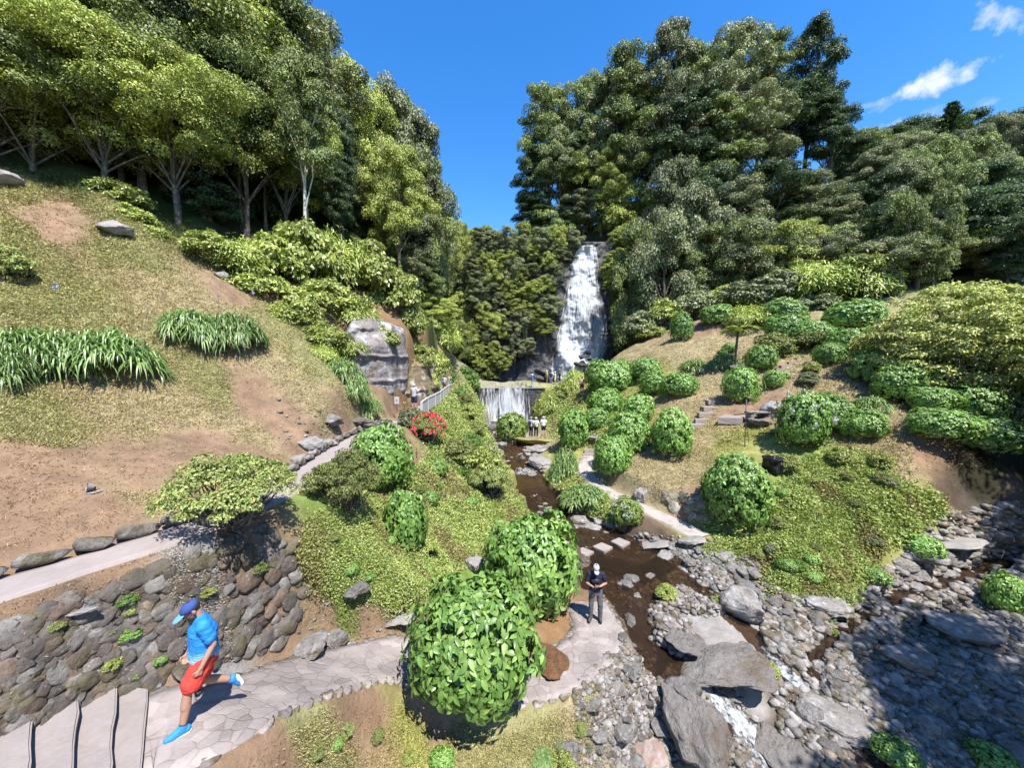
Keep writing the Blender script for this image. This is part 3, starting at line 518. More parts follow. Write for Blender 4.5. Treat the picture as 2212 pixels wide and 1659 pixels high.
# bushes: unit size, centre at ground, radius ~1 (width 2), height ~1.5
def bush_mesh(seed, kind):
    g = np.random.default_rng(seed)
    if kind in ('hyd_hero', 'hyd', 'hyd_far', 'hyd_small', 'hyd_pale'):
        n, L = {'hyd_hero': (3100, .135), 'hyd': (2700, .125), 'hyd_far': (2700, .12), 'hyd_small': (1100, .19), 'hyd_pale': (1900, .13)}[kind]
        # whorls of leaves over a lumpy dome
        nw = n//6; i = np.arange(nw)+.5; ph = np.arccos(1-1.62*i/nw); th = math.pi*(1+5**.5)*i
        d = np.stack([np.cos(th)*np.sin(ph), np.sin(th)*np.sin(ph), np.cos(ph)], -1); d = unit(d+.10*g.normal(size=d.shape))
        lump = 1+.19*fbm(d[:, 0]*1.3+seed, d[:, 1]*1.3, d[:, 2]*1.3, 2)+.05*fbm(d[:, 0]*4+seed, d[:, 1]*4, d[:, 2]*4, 2)
        base = np.array([0, 0, .66])+d*np.array([1, 1, .84])*lump[:, None]*g.uniform(.86, 1.0, (nw, 1))+.02*g.normal(size=(nw, 3))
        kp = fbm(d[:, 0]*3.1+seed*2, d[:, 1]*3.1, d[:, 2]*3.1+7, 2) > -.75; d = d[kp]; base = base[kp]; nw = len(d)
        idx = np.repeat(np.arange(nw), 6); m = len(idx); dd = d[idx]
        ax = unit(dd+np.array([0, 0, .25])); r1 = unit(np.cross(ax, rdir(g, 1)[0]+np.zeros((m, 3)))); r2 = np.cross(ax, r1)
        an = np.tile(np.arange(6)*math.pi/3, nw)+g.uniform(0, 6.28, nw)[idx]+g.normal(0, .2, m)
        rad = r1*np.cos(an)[:, None]+r2*np.sin(an)[:, None]; tilt = g.uniform(-.15, .75, (m, 1))
        Dr = unit(rad+ax*tilt+np.array([0, 0, -.35])); Nn = unit(ax-rad*tilt*.5+.3*g.normal(size=(m, 3)))
        cols = GREENS['hyd'] if kind != 'hyd_pale' else [(.13,.21,.04),(.19,.25,.06),(.24,.27,.06),(.10,.18,.04)]
        l = L*g.uniform(.65, 1.2, m)
        A = leaves(base[idx]+rad*L*.12, Nn, Dr, l, l*.56, pal(g, m, cols, .28), .25, 2)
        # inner leaves
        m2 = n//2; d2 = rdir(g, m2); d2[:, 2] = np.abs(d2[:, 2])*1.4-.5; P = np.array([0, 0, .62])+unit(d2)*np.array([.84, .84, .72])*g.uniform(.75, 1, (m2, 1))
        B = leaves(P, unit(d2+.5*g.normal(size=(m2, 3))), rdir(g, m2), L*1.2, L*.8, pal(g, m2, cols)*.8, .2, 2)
        st = []
        for _ in range(16):
            e = rdir(g, 1)[0]*np.array([.7, .7, .3])+np.array([0, 0, .9]); st.append(tube([(g.normal()*.08, g.normal()*.08, -.65 if kind == 'hyd_hero' else -.15), e*.55, e], [.022, .016, .01], 5))
        stem = join(*st); fl = None
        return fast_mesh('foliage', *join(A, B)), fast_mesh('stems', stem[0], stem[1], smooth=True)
    if kind in ('agap', 'agap_far'):
        npl, nl, L, wd = (60, 26, .46, .036) if kind == 'agap' else (48, 22, .40, .04)
        r = np.sqrt(g.random(npl)); th = g.random(npl)*6.283; c = np.stack([np.cos(th)*r*.88, np.sin(th)*r*.88, .38*(1-r**2.4)], -1)
        idx = np.repeat(np.arange(npl), nl); m = len(idx); an = g.random(m)*6.283; el = g.uniform(.35, 1.3, m)
        Dr = np.stack([np.cos(an)*np.cos(el), np.sin(an)*np.cos(el), np.sin(el)], -1)+np.concatenate([c[idx][:, :2]*.5, np.zeros((m, 1))], 1)
        Nn = unit(np.cross(np.cross(Dr, [0, 0, 1.]), Dr)+.15*g.normal(size=(m, 3))); l = L*g.uniform(.8, 1.3, m)
        A = leaves(c[idx]+.02*g.normal(size=(m, 3)), Nn, Dr, l, wd, pal(g, m, GREENS['agap'], .3), .44, 3)
        return fast_mesh('foliage', *A), None
    if kind in ('azalea', 'olive', 'fine', 'feather', 'leafy', 'greyleaf'):
        g2 = dict(azalea='olive', olive='olive', fine='hyd', feather='fern', leafy='lit', greyleaf='grey')[kind]
        nl = {'azalea': 120, 'olive': 70, 'fine': 80, 'feather': 80, 'leafy': 80, 'greyleaf': 70}[kind]
        L = {'azalea': .05, 'olive': .10, 'fine': .10, 'feather': .20, 'leafy': .115, 'greyleaf': .14}[kind]
        if kind == 'azalea':   # flat-topped shrub on bare twisted stems
            r = np.sqrt(g.random(nl)); th = g.random(nl)*6.283
            cen = np.stack([np.cos(th)*r*.9, np.sin(th)*r*.9, .72+.22*(1-r**2)+.08*g.normal(size=nl)-.16*r**3], -1)
            A = clumps(g, cen, .17*g.uniform(.7, 1.3, nl), 170, L, .55, GREENS[g2], .55, .2)
            st = []
            for _ in range(46):
                q = cen[g.integers(nl)]; b0 = np.array([g.normal()*.10, g.normal()*.10, -.1]); mid = b0+(q-b0)*.5+g.normal(size=3)*.09+np.array([0, 0, -.05])
                st.append(tube([b0, b0+(mid-b0)*.5+g.normal(size=3)*.04, mid, (mid+q)/2+g.normal(size=3)*.04, q], [.034, .026, .018, .012, .006], 5))
            s = join(*st); return fast_mesh('foliage', *A), fast_mesh('stems', s[0], s[1], smooth=True)
        d = rdir(g, nl); d[:, 2] = np.abs(d[:, 2])*1.15-.3; d = unit(d)
        cen = np.array([0, 0, .55])+d*np.array([.86, .86, .78])*g.uniform(.7, 1, (nl, 1))
        if kind == 'feather':
            idx = np.repeat(np.arange(nl), 50); m = len(idx); dd = d[idx]; Dr = unit(dd*np.array([1, 1, .4])+.75*g.normal(size=(m, 3))+np.array([0, 0, .15]))
            Nn = unit(dd+np.array([0, 0, .8])+.3*g.normal(size=(m, 3))); l = .14*g.uniform(.7, 1.3, m)
            A = leaves(cen[idx]+.13*g.normal(size=(m, 3)), Nn, Dr, l, l*.24, pal(g, m, GREENS[g2], .25), .35, 3)
        else: A = clumps(g, cen, .23*g.uniform(.7, 1.3, nl), 85 if L < .11 else 62, L, .55, GREENS[g2], .75, .25)
        st = []
        for _ in range(10):
            q = cen[g.integers(nl)]; st.append(tube([(g.normal()*.06, g.normal()*.06, -.1), q*.5+g.normal(size=3)*.04, q], [.03, .02, .01], 5))
        s = join(*st); return fast_mesh('foliage', *A), fast_mesh('stems', s[0], s[1], smooth=True)
BUSH = {}
def bush_data(kind, var=0):
    if (kind, var) not in BUSH:
        f, s = bush_mesh(100+var*17+len(kind)*3+sum(map(ord, kind)) % 50, kind)
        f.materials.append(MT['leaf'] if kind[:3] in ('hyd', 'aga', 'fea', 'lea') else MT['leafdull'])
        if s: s.materials.append(MT['bark'])
        BUSH[(kind, var)] = (f, s)
    return BUSH[(kind, var)]
HGT = {'hyd': 1.5, 'aga': .72, 'aza': 1.0, 'fea': 1.35, 'fin': 1.35, 'oli': 1.35, 'lea': 1.35, 'gre': 1.35}
def put_bush(kind, var, x, y, z, wd, h, label, group=None, cat='shrub', name='shrub', rz=None):
    if kind == 'hyd_far': var = int(abs(x*7.3+y*3.1)) % 5
    f, s = bush_data(kind, var); e = empty(name, (x, y, z), random.uniform(0, 6.28) if rz is None else rz, (wd/2, wd/2, h/HGT[kind[:3]]))
    link('foliage', f, e)
    if s: link('stems', s, e)
    tag(e, label, cat, group); return e
def bush_px(u, vc, wpx, hpx, kind, label, group=None, var=0, cat='shrub', name='shrub', D=None, sink=.04, rz=None):
    "u, v centre, width and height in the photograph; the depth follows from the ground below"
    a, b = ray(u, vc); a = float(a); b = float(b); th = math.atan(abs(b)); ct, st = math.cos(th), math.sin(th)
    def size(D):
        wd = wpx*D/F*.96; s_ = hpx*D/F*ct; return wd, max(math.sqrt(max(s_*s_-(wd*st)**2, 0))/ct, .55*wd if kind[:3] != 'aga' else .3*wd)
    if D is None:
        Ds = 3.5*(30)**np.linspace(0, 1, 500); gz = ground(a*Ds, Ds); D = None
        for d, z in zip(Ds, gz):
            wd, h = size(d)
            if b*d-(z+.47*h) < 0: D = float(d); break
        D = D or 60.
        zb = float(ground(a*D, D))
    else: wd, h = size(D); zb = min(float(ground(a*D, D)), 1e9); zc = b*D-.47*h; zb = max(min(zc, zb+.5), zb-.8)
    wd, h = size(D)
    return put_bush(kind, var, a*D, D, zb-sink*h, wd, h, label, group, cat, name, rz)
# ------------------------------------------------------------------ trees
for t in [(-60,-190,22,520,'wide'),(110,-110,22,460,'wide2'),(330,-130,24,430,'wide'),(500,-150,28,380,'wide2'),(590,-70,34,300,'tall3'),
          (50,70,18.5,340,'wide2'),(205,95,19.5,330,'wide'),(370,150,21.5,300,'wide'),(520,160,25.5,270,'wide2'),(290,10,22,340,'wide2'),(-60,60,17.5,340,'wide'),
          (640,120,32,220,'tall3'),(655,255,30,170,'pale'),(745,165,41,170,'broad2'),(700,300,35,180,'broad3'),(610,240,28,210,'wide')]:
    tree_px(*t, 'tall leafy tree with spreading sunlit crown above the dark wood over the grass slope', 'trees of the wood above the grass slope')
for t in [(800,235,44,160,'broad2'),(850,205,46,170,'broad3'),(890,270,48,150,'broad3'),(915,350,50,130,'broad1'),(835,340,43,150,'broad3'),(925,430,51,110,'broad3'),
          (765,330,40,150,'broad1'),(945,480,53,90,'broad2'),(885,470,47,130,'broad3'),(905,560,48,110,'broad1'),(930,640,49,100,'broad2'),(860,560,44,130,'broad3'),(800,440,40,140,'broad1')]:
    tree_px(*t, 'dense tree on the steep wooded shoulder left of the blue sky gap', 'trees on the wooded shoulder')
for t in [(980,485,70,90,'broad2'),(1010,500,95,80,'low1'),(1045,497,105,80,'low2'),(1080,525,92,80,'low3'),(975,560,66,90,'broad3'),(1015,575,76,95,'low2'),(1050,570,85,90,'low1'),(1085,590,80,80,'low3'),
          (990,640,66,90,'low1'),(1030,650,68,90,'low2'),(1065,640,70,90,'low3'),(980,700,60,80,'low2'),(1010,720,62,80,'low1')]:
    tree_px(*t, 'low tree clothing the valley side below the gap of blue sky', 'trees in the valley between the two hills')
for t in [(1150,330,74,90,'tall2'),(1185,190,74,120,'tall1'),(1215,235,74,120,'tall3'),(1268,167,74,108,'tall1'),(1320,180,72,130,'tall3'),(1355,117,70,135,'tall1'),(1440,70,67,148,'tall3'),(1500,112,69,135,'tall1'),
          (1590,60,69,171,'tall3'),(1540,142,66,135,'tall3'),(1655,92,70,135,'tall1'),(1750,62,71,110,'tall2'),(1705,180,68,150,'tall2'),(1800,195,66,110,'tall2'),(1640,190,64,160,'tall3'),(1400,190,70,150,'tall1'),(1150,440,74,90,'tall2'),(1250,290,74,110,'tall2'),(1480,210,64,150,'tall2'),(1560,230,63,150,'tall1')]:
    tree_px(*t, 'tall narrow tree of the high group standing against the sky above the waterfall', 'tall trees above the waterfall')
for t in [(1140,490,72,110,'low1'),(1185,470,74,120,'low2'),(1110,520,74,100,'low2'),(1230,440,74,110,'broad3'),(1300,350,72,130,'broad2'),(1345,400,70,140,'low1'),(1260,420,72,100,'broad3'),(1400,420,70,150,'low1'),(1450,360,59,140,'broad3'),(1530,380,58,150,'dark1'),(1500,430,54,150,'low3'),(1590,400,56,150,'broad3'),
          (1660,360,58,150,'dark1'),(1730,380,58,150,'broad3'),(1620,480,50,150,'low3'),(1700,490,48,150,'low1'),(1780,440,54,150,'broad3'),(1850,420,58,150,'dark1'),(1820,500,48,140,'low2'),(1560,500,50,150,'low2'),(1440,480,52,140,'low3'),(1900,470,52,150,'broad1'),(1385,500,56,120,'low2')]:
    tree_px(*t, 'layered tree on the wooded cliff slope below the tall trees right of the waterfall', 'trees on the slope beside the waterfall')
def inpoly(px, py, poly_):
    c = np.zeros(len(px), bool); n = len(poly_)
    for i in range(n):
        x1, y1 = poly_[i]; x2, y2 = poly_[(i+1) % n]
        if y1 == y2: continue
        m = ((y1 > py) != (y2 > py)) & (px < (x2-x1)*(py-y1)/(y2-y1)+x1); c ^= m
    return c
def sample_poly(poly_, n, g, jit=0):
    p = np.array(poly_, float); lo, hi = p.min(0), p.max(0); q = g.uniform(lo, hi, (int(n*4)+40, 2)); q = q[inpoly(q[:, 0], q[:, 1], poly_)]; return q[:n]
def fill(poly_, n, minpx, kinds, hr, wr, label, group, seed=1, Dmin=0):
    g = np.random.default_rng(seed); q = sample_poly(poly_, n*12, g); x, y, z, ok = hit(q[:, 0], q[:, 1]); kept = []
    for i in range(len(q)):
        if not ok[i] or y[i] < Dmin: continue
        if any((q[i, 0]-k[0])**2+(1.6*(q[i, 1]-k[1]))**2 < minpx**2 for k in kept): continue
        kept.append(q[i]); h = g.uniform(*hr); wd = g.uniform(*wr)
        put_tree(kinds[g.integers(len(kinds))], x[i], y[i], z[i]-.3, h, wd, g.uniform(0, 6.28), label, group)
        if len(kept) >= n: break
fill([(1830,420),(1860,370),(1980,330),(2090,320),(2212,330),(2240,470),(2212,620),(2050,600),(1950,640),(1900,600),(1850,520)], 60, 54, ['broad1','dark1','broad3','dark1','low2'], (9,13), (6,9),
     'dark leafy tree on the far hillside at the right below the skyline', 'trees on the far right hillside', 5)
for t in [(1835,300,84,110,'dark1'),(1870,290,86,110,'broad3'),(1915,285,88,120,'dark1'),(1975,262,90,110,'dark1'),(2020,270,88,110,'broad1'),(2090,255,90,110,'dark1'),(2135,262,92,100,'broad3'),(2185,250,92,110,'dark1'),(2240,235,90,120,'dark1'),(1945,300,84,90,'broad1')]:
    tree_px(*t, 'round dark tree on the skyline of the far hillside at the right', 'skyline trees on the far right hill')
fill([(1330,560),(1450,520),(1700,520),(1900,560),(1920,650),(1700,640),(1480,660),(1340,700)], 26, 60, ['low1','low2','low3'], (4,7), (5,8), 'low leafy tree at the foot of the wooded slope behind the garden', 'low trees behind the garden', 6)
fill([(1940,575),(2212,560),(2240,640),(2100,600),(1960,640)], 14, 40, ['broad1','broad2','broad3','dark1'], (5,8), (5,7.5), 'leafy tree right behind the yellow domed tree at the right edge', 'trees behind the yellow tree', 15)
fill([(1070,600),(1180,560),(1190,700),(1150,800),(1080,800),(1060,700)], 22, 38, ['low1','low2','low3'], (3,6), (4,6), 'low tree clinging to the steep cliff left of the waterfall', 'trees on the cliff left of the waterfall', 8)
# trees deeper in the left wood
g = np.random.default_rng(11)
pts = []
for i in range(400):
    x = g.uniform(-60, -8); y = g.uniform(20, 70)
    u = CX+x/y*F; 
    if u < -120 or u > 960: continue
    zt = float(ground(x, y)); 
    if y < 27+max(0, (x+30))*.5: continue
    if x > -11-(y-40)*.02 and y > 40: continue
    if any(math.hypot(x-a, y-b) < 5.2 for a, b in pts): continue
    pts.append((x, y))
for i, (x, y) in enumerate(pts[:46]):
    put_tree(['broad1', 'broad3', 'broad2', 'tall2'][i % 4], x, y, float(ground(x, y))-.3, g.uniform(11, 15), g.uniform(6.5, 9), g.uniform(0, 6), 'tree standing deep in the dark wood behind the front row of trees', 'trees deep in the wood')
g = np.random.default_rng(19); kept = []
for i in range(500):
    u = g.uniform(-40, 900); d = g.uniform(20, 42); x = float(ray(u, 400)[0])*d; zt = float(ground(x, d)); vv = CY-(zt/d*F)*1.0
    if not (230 < vv < 560) or any((x-a)**2+(d-b)**2 < 2.3**2 for a, b in kept) or (u < 250 and d < 21) or (u > 250 and d < 23.5) or len(kept) > 55: continue
    if u > 450 and d < 28: continue
    kept.append((x, d)); put_tree('under', x, d, zt-.2, g.uniform(2.0, 3.4), g.uniform(3, 4.6), g.uniform(0, 6), 'bushy undergrowth sapling of the wood, leaves coloured dark to stand for shade', 'undergrowth saplings of the wood', name='sapling')
# slim trunks at the wood's edge
for (u, v, D, h) in [(385,425,22,11),(452,440,24,10),(575,500,28,9),(95,365,20,10),(300,360,22,10),(520,450,26,11),(610,470,30,10),(740,520,32,9),(735,620,30,6),(260,330,22,10)]:
    x = float(ray(u, v)[0])*D; put_tree('tall2', x, D, float(ground(x, D))-.2, h*1.25, 3.0, u*.1, 'slim tree with a bare trunk at the shaded edge of the wood', 'slim trees at the edge of the wood')
x = float(ray(662, 500)[0])*25; put_tree('pale', x, 25, float(ground(x, 25))-.3, 14, 4.2, 0, 'tree with a pale whitish trunk rising from the bright bushes', name='pale_trunk_tree')
# conifer on the skyline
def conifer(u, vtop, D, hh):
    g = np.random.default_rng(55); a, b = ray(u, vtop); x = float(a)*D; zt = float(b)*D; parts = []; tw = [tube([(0, 0, 0), (0, 0, hh)], [.25, .05], 6)]
    for k in range(16):
        z = hh*(.3+.66*k/15); r = (1-(k/17))*3.6+.3
        for j in range(5):
            an = j*1.257+k*.7+g.uniform(-.2, .2); e = np.array([math.cos(an)*r, math.sin(an)*r, z+.16*r]); tw.append(tube([(0, 0, z), e*np.array([.5, .5, 1])+[0, 0, -.08*r], e], [.06, .04, .02], 4))
            m = 60; t = g.random(m)[:, None]; P = np.array([0, 0, z])+(e-np.array([0, 0, z]))*t+.06*g.normal(size=(m, 3))
            parts.append(leaves(P, rdir(g, m)*.5+np.array([0, 0, 1]), (e-[0, 0, z])[None]*.4+g.normal(size=(m, 3)), .55, .16, pal(g, m, GREENS['dark']), .2, 1))
    e = empty('conifer_tree', (x, D, zt-hh)); s = join(*tw); link('trunk', fast_mesh('trunk', s[0], s[1]), e, MT['bark']); link('crown', fast_mesh('crown', *join(*parts)), e, MT['leafdull'])
    tag(e, 'thin spiky conifer poking above the skyline of the right hill', 'tree')
conifer(2058, 220, 80, 13)
# tree outside the frame at the right: its crown shades the lower right of the stream bed
for (x, y, z, h, wd, k) in [(18.2, .2, -9, 17, 11.5, 'broad1'), (14.2, -3.2, -10, 17, 11, 'broad1'), (30, 12, -4, 12, 10, 'broad2'), (11.0, -5.2, -10, 17, 8.5, 'broad3'), (23, -2, -9, 16, 11, 'broad2'), (28, 9.5, -5, 13, 9, 'broad1')]:
    put_tree(k, x, y, z, h, wd, x, 'big tree beside the bridge, outside the view, shading the stony creek', 'trees beside the bridge', name='shade_tree')

# ------------------------------------------------------------------ shrubs of the garden
B = bush_px
hydg = 'hydrangea bushes of the garden'
B(1030,1352,292,312,'hyd_hero','big round hydrangea with large bright leaves in front, beside the paved path', hydg, D=7.45, sink=.0)
B(1150,1205,215,235,'hyd_hero','large round hydrangea right behind the biggest one, above the reddish earth', hydg, var=1)
B(820,985,138,150,'hyd','round bright hydrangea beside the upper path, by the red flowers', hydg, var=1)
B(875,1118,100,140,'hyd_small','yellowish-leaved hydrangea alone in the middle of the green bank', hydg, var=0)
B(1588,1055,150,150,'hyd_far','round hydrangea on the right bank next to the black plastic bag', hydg, var=1)
B(1450,935,92,100,'hyd_far','round hydrangea directly left of the lower stone steps', hydg)
B(1358,935,100,95,'hyd_far','round hydrangea behind the shadowed start of the white path', hydg, var=1)
B(1325,985,85,95,'hyd_far','hydrangea whose shadow falls on the white path at its upper end', hydg)
B(1238,925,72,85,'hyd_far','hydrangea right of the three hikers on the boulder', hydg, var=1)
B(1105,920,78,70,'hyd_pale','pale dusty hydrangea in front of the little weir waterfall', hydg)
B(1320,812,112,80,'hyd_far','wide hydrangea on the slope right of the hiker in red shorts', hydg)
B(1395,795,62,48,'hyd_far','small hydrangea between the wide one and the fern-green clump, upslope of the weir', hydg, var=1)
B(1415,828,70,50,'hyd_far','hydrangea at the left end of the pair on the middle slope', hydg, var=1)
B(1468,828,78,56,'hyd_far','hydrangea at the right end of the pair on the middle slope', hydg)
B(1602,830,78,78,'hyd_far','round hydrangea above the slate bench beside the stepped path', hydg, var=1)
B(1671,820,42,40,'hyd_far','little round hydrangea just right of the one above the bench', hydg)
B(1644,772,64,56,'hyd_far','round hydrangea just right of the tree fern', hydg)
B(1792,765,62,50,'hyd_far','round hydrangea at the top of the upper stone steps', hydg, var=1)
B(1840,733,98,56,'hyd_far','broad hydrangea beside the sunny patch near the yellow tree', hydg)
B(1700,708,90,58,'hyd_far','hydrangea in the upper group above the olive azaleas', hydg, var=1)
B(1755,720,80,54,'hyd_far','hydrangea at the right of the upper group above the olive azaleas', hydg)
B(1690,672,100,58,'hyd_far','topmost broad hydrangea behind the upper group', hydg)
B(1840,682,120,66,'hyd_far','widest hydrangea at the top right edge of the garden', hydg, var=1)
B(1885,792,84,68,'hyd_far','round hydrangea in the shade edge left of the yellow tree', hydg)
B(1938,828,100,80,'hyd_far','larger hydrangea overlapping the round one at the shade edge', hydg, var=1)
B(1474,705,52,62,'hyd_far','upright hydrangea above the bare pinkish ledge', hydg)
B(1548,680,76,44,'hyd_far','low hydrangea under the grey-leaved bushes at the back', hydg, var=1)
B(1335,736,46,44,'hyd_far','small round hydrangea at the right foot of the waterfall', hydg)
B(1378,884,76,62,'hyd_far','hydrangea in the middle of the left slope, above the round pair', hydg, var=1)
B(1308,868,84,56,'hyd_far','hydrangea below the little footbridge landing', hydg)
B(1290,905,60,50,'hyd_far','small hydrangea squeezed beside the dark hollow', hydg)
B(1735,905,110,120,'hyd_far','tall hydrangea with white flowers right of the grey rocks', hydg, var=1)
B(1790,890,110,80,'hyd_far','hydrangea joining the white-flowered one on its right', hydg)
B(1862,915,92,62,'hyd_far','hydrangea at the right end of the white-flowered row', hydg, var=1)
B(2035,918,120,72,'hyd_far','hydrangea on the edge above the dark shaded bank', hydg)
B(2130,938,125,82,'hyd_far','bright hydrangea just above the deep shade at the right', hydg, var=1)
B(2095,868,110,78,'hyd_far','hydrangea under the right side of the yellow tree', hydg)
B(2015,862,90,54,'hyd_far','low hydrangea under the left side of the yellow tree', hydg, var=1)
B(2185,875,90,110,'greyleaf','grey-leaved shrub at the right edge below the yellow tree', hydg)
B(1355,1108,70,66,'hyd_pale','dark shrub with a few white flowers overhanging the white path', hydg, var=1)
B(1048,1010,110,95,'leafy','leafy green shrub on the bank beside the rocky stream', 'bank shrubs')
B(1058,1040,100,76,'azalea','olive azalea in front of the leafy shrub by the stream', 'bank shrubs', var=1)
B(945,1010,44,42,'hyd_small','tiny bright shrub alone below the red flowers', 'bank shrubs', var=1)
B(925,930,84,66,'azalea','azalea covered in pink-red flowers beside the white railing', 'bank shrubs', var=2)
B(890,905,60,44,'greyleaf','grey-green shrub in front of the man in the white shirt', 'bank shrubs', var=1)
B(985,975,90,56,'olive','dull olive shrub on the bank below the pink-red azalea', 'bank shrubs')
azg = 'flat-topped azaleas beside the upper path'
B(500,1072,265,165,'azalea','flat-topped azalea on twisted stems, the larger and left one beside the upper path', azg)
B(742,1050,165,130,'azalea','flat-topped azalea between the bright hydrangea and the path', azg, var=2)
B(1672,747,84,52,'olive','low olive azalea right above the round hydrangea by the tree fern', 'olive azaleas')
B(1752,736,82,44,'olive','low olive azalea at the right of the upper garden', 'olive azaleas', var=1)
B(1612,690,90,50,'feather','feathery pale green shrub behind the tree fern', 'olive azaleas')
agg = 'agapanthus clumps'
ag = lambda *a, **k: B(*a, cat='agapanthus', name='agapanthus_clump', **k)
ag(225,742,195,125,'agap','large agapanthus clump with drooping strap leaves on the left lawn', agg)
ag(80,740,185,130,'agap','agapanthus clump between the large one and the left edge of the lawn', agg, var=1)
ag(-30,760,150,120,'agap','agapanthus clump cut by the left edge of the view', agg)
ag(412,690,140,90,'agap','left half of the separate agapanthus bed in the middle of the lawn', agg, var=1)
ag(500,700,130,90,'agap','right half of the separate agapanthus bed in the middle of the lawn', agg)
ag(800,870,60,56,'agap_far','lowest agapanthus clump beside the path by the rock', agg)
ag(765,835,80,70,'agap_far','agapanthus clump just above the lowest one below the bare rock', agg)
ag(740,790,100,70,'agap_far','agapanthus clump at the top of the strip left of the bare rock', agg)
ag(1500,785,66,32,'agap_far','low agapanthus clump left of the tree fern trunk', agg)
ag(1565,772,76,42,'agap_far','agapanthus clump around the tree fern trunk', agg)
ag(1882,866,76,40,'agap_far','small strap-leaved clump alone on the dry right slope', agg)
ag(1220,990,76,90,'agap_far','strap-leaved clump beside the boulders at the cascade', agg)
ag(1165,1630,60,34,'agap','small strap-leaved clump at the bottom edge', agg)
ag(1265,1060,110,56,'agap_far','low grassy clump between the stream and the white path', agg)
ag(1330,860,50,30,'agap_far','small clump at the foot of the hydrangea slope', agg)
# bright jungle of bushes above the rock, left
jg = 'bright bushes above the bare rock'
for i, (u, v, w_, h_, D) in enumerate([(455,535,110,70,19.5),(520,560,130,90,20.5),(590,570,150,120,22),(560,620,130,80,20.5),(650,590,170,150,24),(720,570,150,130,26.5),(700,650,150,90,22.5),(790,610,150,130,28),(640,680,120,80,20),(770,680,110,80,23),(850,660,120,110,29),(880,720,90,90,30),(885,762,60,50,32),(955,745,90,70,52),(928,765,50,36,44),(600,700,80,50,19),(700,730,110,60,19.5),(755,755,90,60,20.5),(260,440,110,70,19.5),(290,490,90,60,19),(330,530,80,50,19),(690,770,90,50,18),(820,690,90,56,22.8),(690,540,90,80,25.5)]):
    B(u, v, w_, h_, ['leafy', 'feather', 'leafy', 'leafy'][i % 4], 'bright yellow-green bush in the sunlit thicket above the bare rock face', jg, var=i % 2, D=D)
jb = 'bushes along the back of the garden'
for i, (u, v, w_, h_, D, k) in enumerate([(1385,690,80,60,48,'greyleaf'),(1440,665,80,60,47,'leafy'),(1500,650,90,60,46,'greyleaf'),(1600,640,110,60,44,'greyleaf'),(1680,620,110,70,43,'greyleaf'),(1760,610,140,90,42,'feather'),(1840,625,150,100,41,'feather'),(1560,610,100,60,46,'leafy'),(1900,640,80,80,40,'leafy'),(1760,660,90,40,40,'greyleaf'),(1640,650,70,40,43,'greyleaf'),(1410,720,70,40,46,'leafy')]):
    B(u, v, w_, h_, k, 'leafy bush in the bank of bushes behind the garden, under the wood', jb, var=i % 2, D=D)
for q_ in ((1003,868,40,34,'olive'),(1012,892,44,36,'leafy'),(992,850,34,24,'fine'),(1028,925,44,34,'olive'),(1018,955,50,36,'fine')):
    B(*q_, 'low mossy shrub on the steep bank between the railing and the weir', 'shrubs on the steep bank by the weir')
B(18,572,90,80,'olive','dark reddish shrub casting a long shadow at the left edge of the lawn')
for q_ in ((903,732,70,70,30),(922,772,56,56,32),(936,722,76,70,38),(912,800,40,34,29)):
    B(*q_[:4], 'leafy', 'leafy bush on the steep earth between the rock face and the valley', 'bushes right of the rock face', D=q_[4])
g = np.random.default_rng(91)
for poly_, n in (([(680,1150),(780,1090),(900,1010),(1000,1000),(1090,1080),(1000,1180),(860,1290),(700,1280)], 16), ([(1640,1010),(1850,980),(1990,1080),(1880,1180),(1800,1290),(1600,1190),(1680,1120)], 18), ([(560,1640),(720,1560),(860,1590),(1080,1640),(1270,1540),(1280,1650)], 8), ([(1350,780),(1550,730),(1850,810),(1700,860),(1400,1020)], 10), ([(60,1380),(400,1260),(640,1200),(620,1340),(300,1470)], 12)):
    for (u, v) in sample_poly(poly_, n, g):
        s_ = g.uniform(18, 46); B(u, v, s_, s_*.7, ['leafy', 'olive', 'fine', 'hyd_small', 'greyleaf'][int(g.integers(5))], 'low weed growing among the ground plants of the garden banks', 'weeds on the banks', var=0, name='weed', cat='weed')
# bottom centre small plants, bank plants
for i, (u, v, w_, h_, k) in enumerate([(955,1640,60,40,'hyd_small'),(1215,1655,70,40,'leafy'),(1990,1180,80,60,'hyd_small'),(1890,1240,60,40,'hyd_small'),(1940,1640,90,60,'hyd_small'),(1440,1280,50,30,'leafy'),(1555,1305,40,26,'leafy'),(1660,1450,50,24,'leafy'),(1800,1370,40,24,'leafy'),(2150,1640,90,60,'hyd_small'),(2180,1280,80,100,'hyd_small'),(920,1180,60,50,'leafy'),(1700,1000,60,40,'olive'),(1820,985,60,40,'leafy'),(1900,1000,50,40,'leafy')]):
    B(u, v, w_, h_, k, ['small leafy plant at the bottom edge below the big hydrangea','small plant near the bottom edge by the strap leaves','leafy plant in the shaded upper creek by the boulders','small plant among the creek stones below the leafy bank','low plant in the dark bottom right of the creek','little weed on the gravel right of the standing man','tiny weed near the rapid','tiny weed on the creek gravel','tiny weed among the pale creek stones','plant in the bottom right corner shade','shaded plant at the right edge above the creek','low weed on the green bank','low plant behind the black bag','low plant on the right bank below the white flowers','small plant on the right bank edge'][i], 'small plants', var=i % 2)
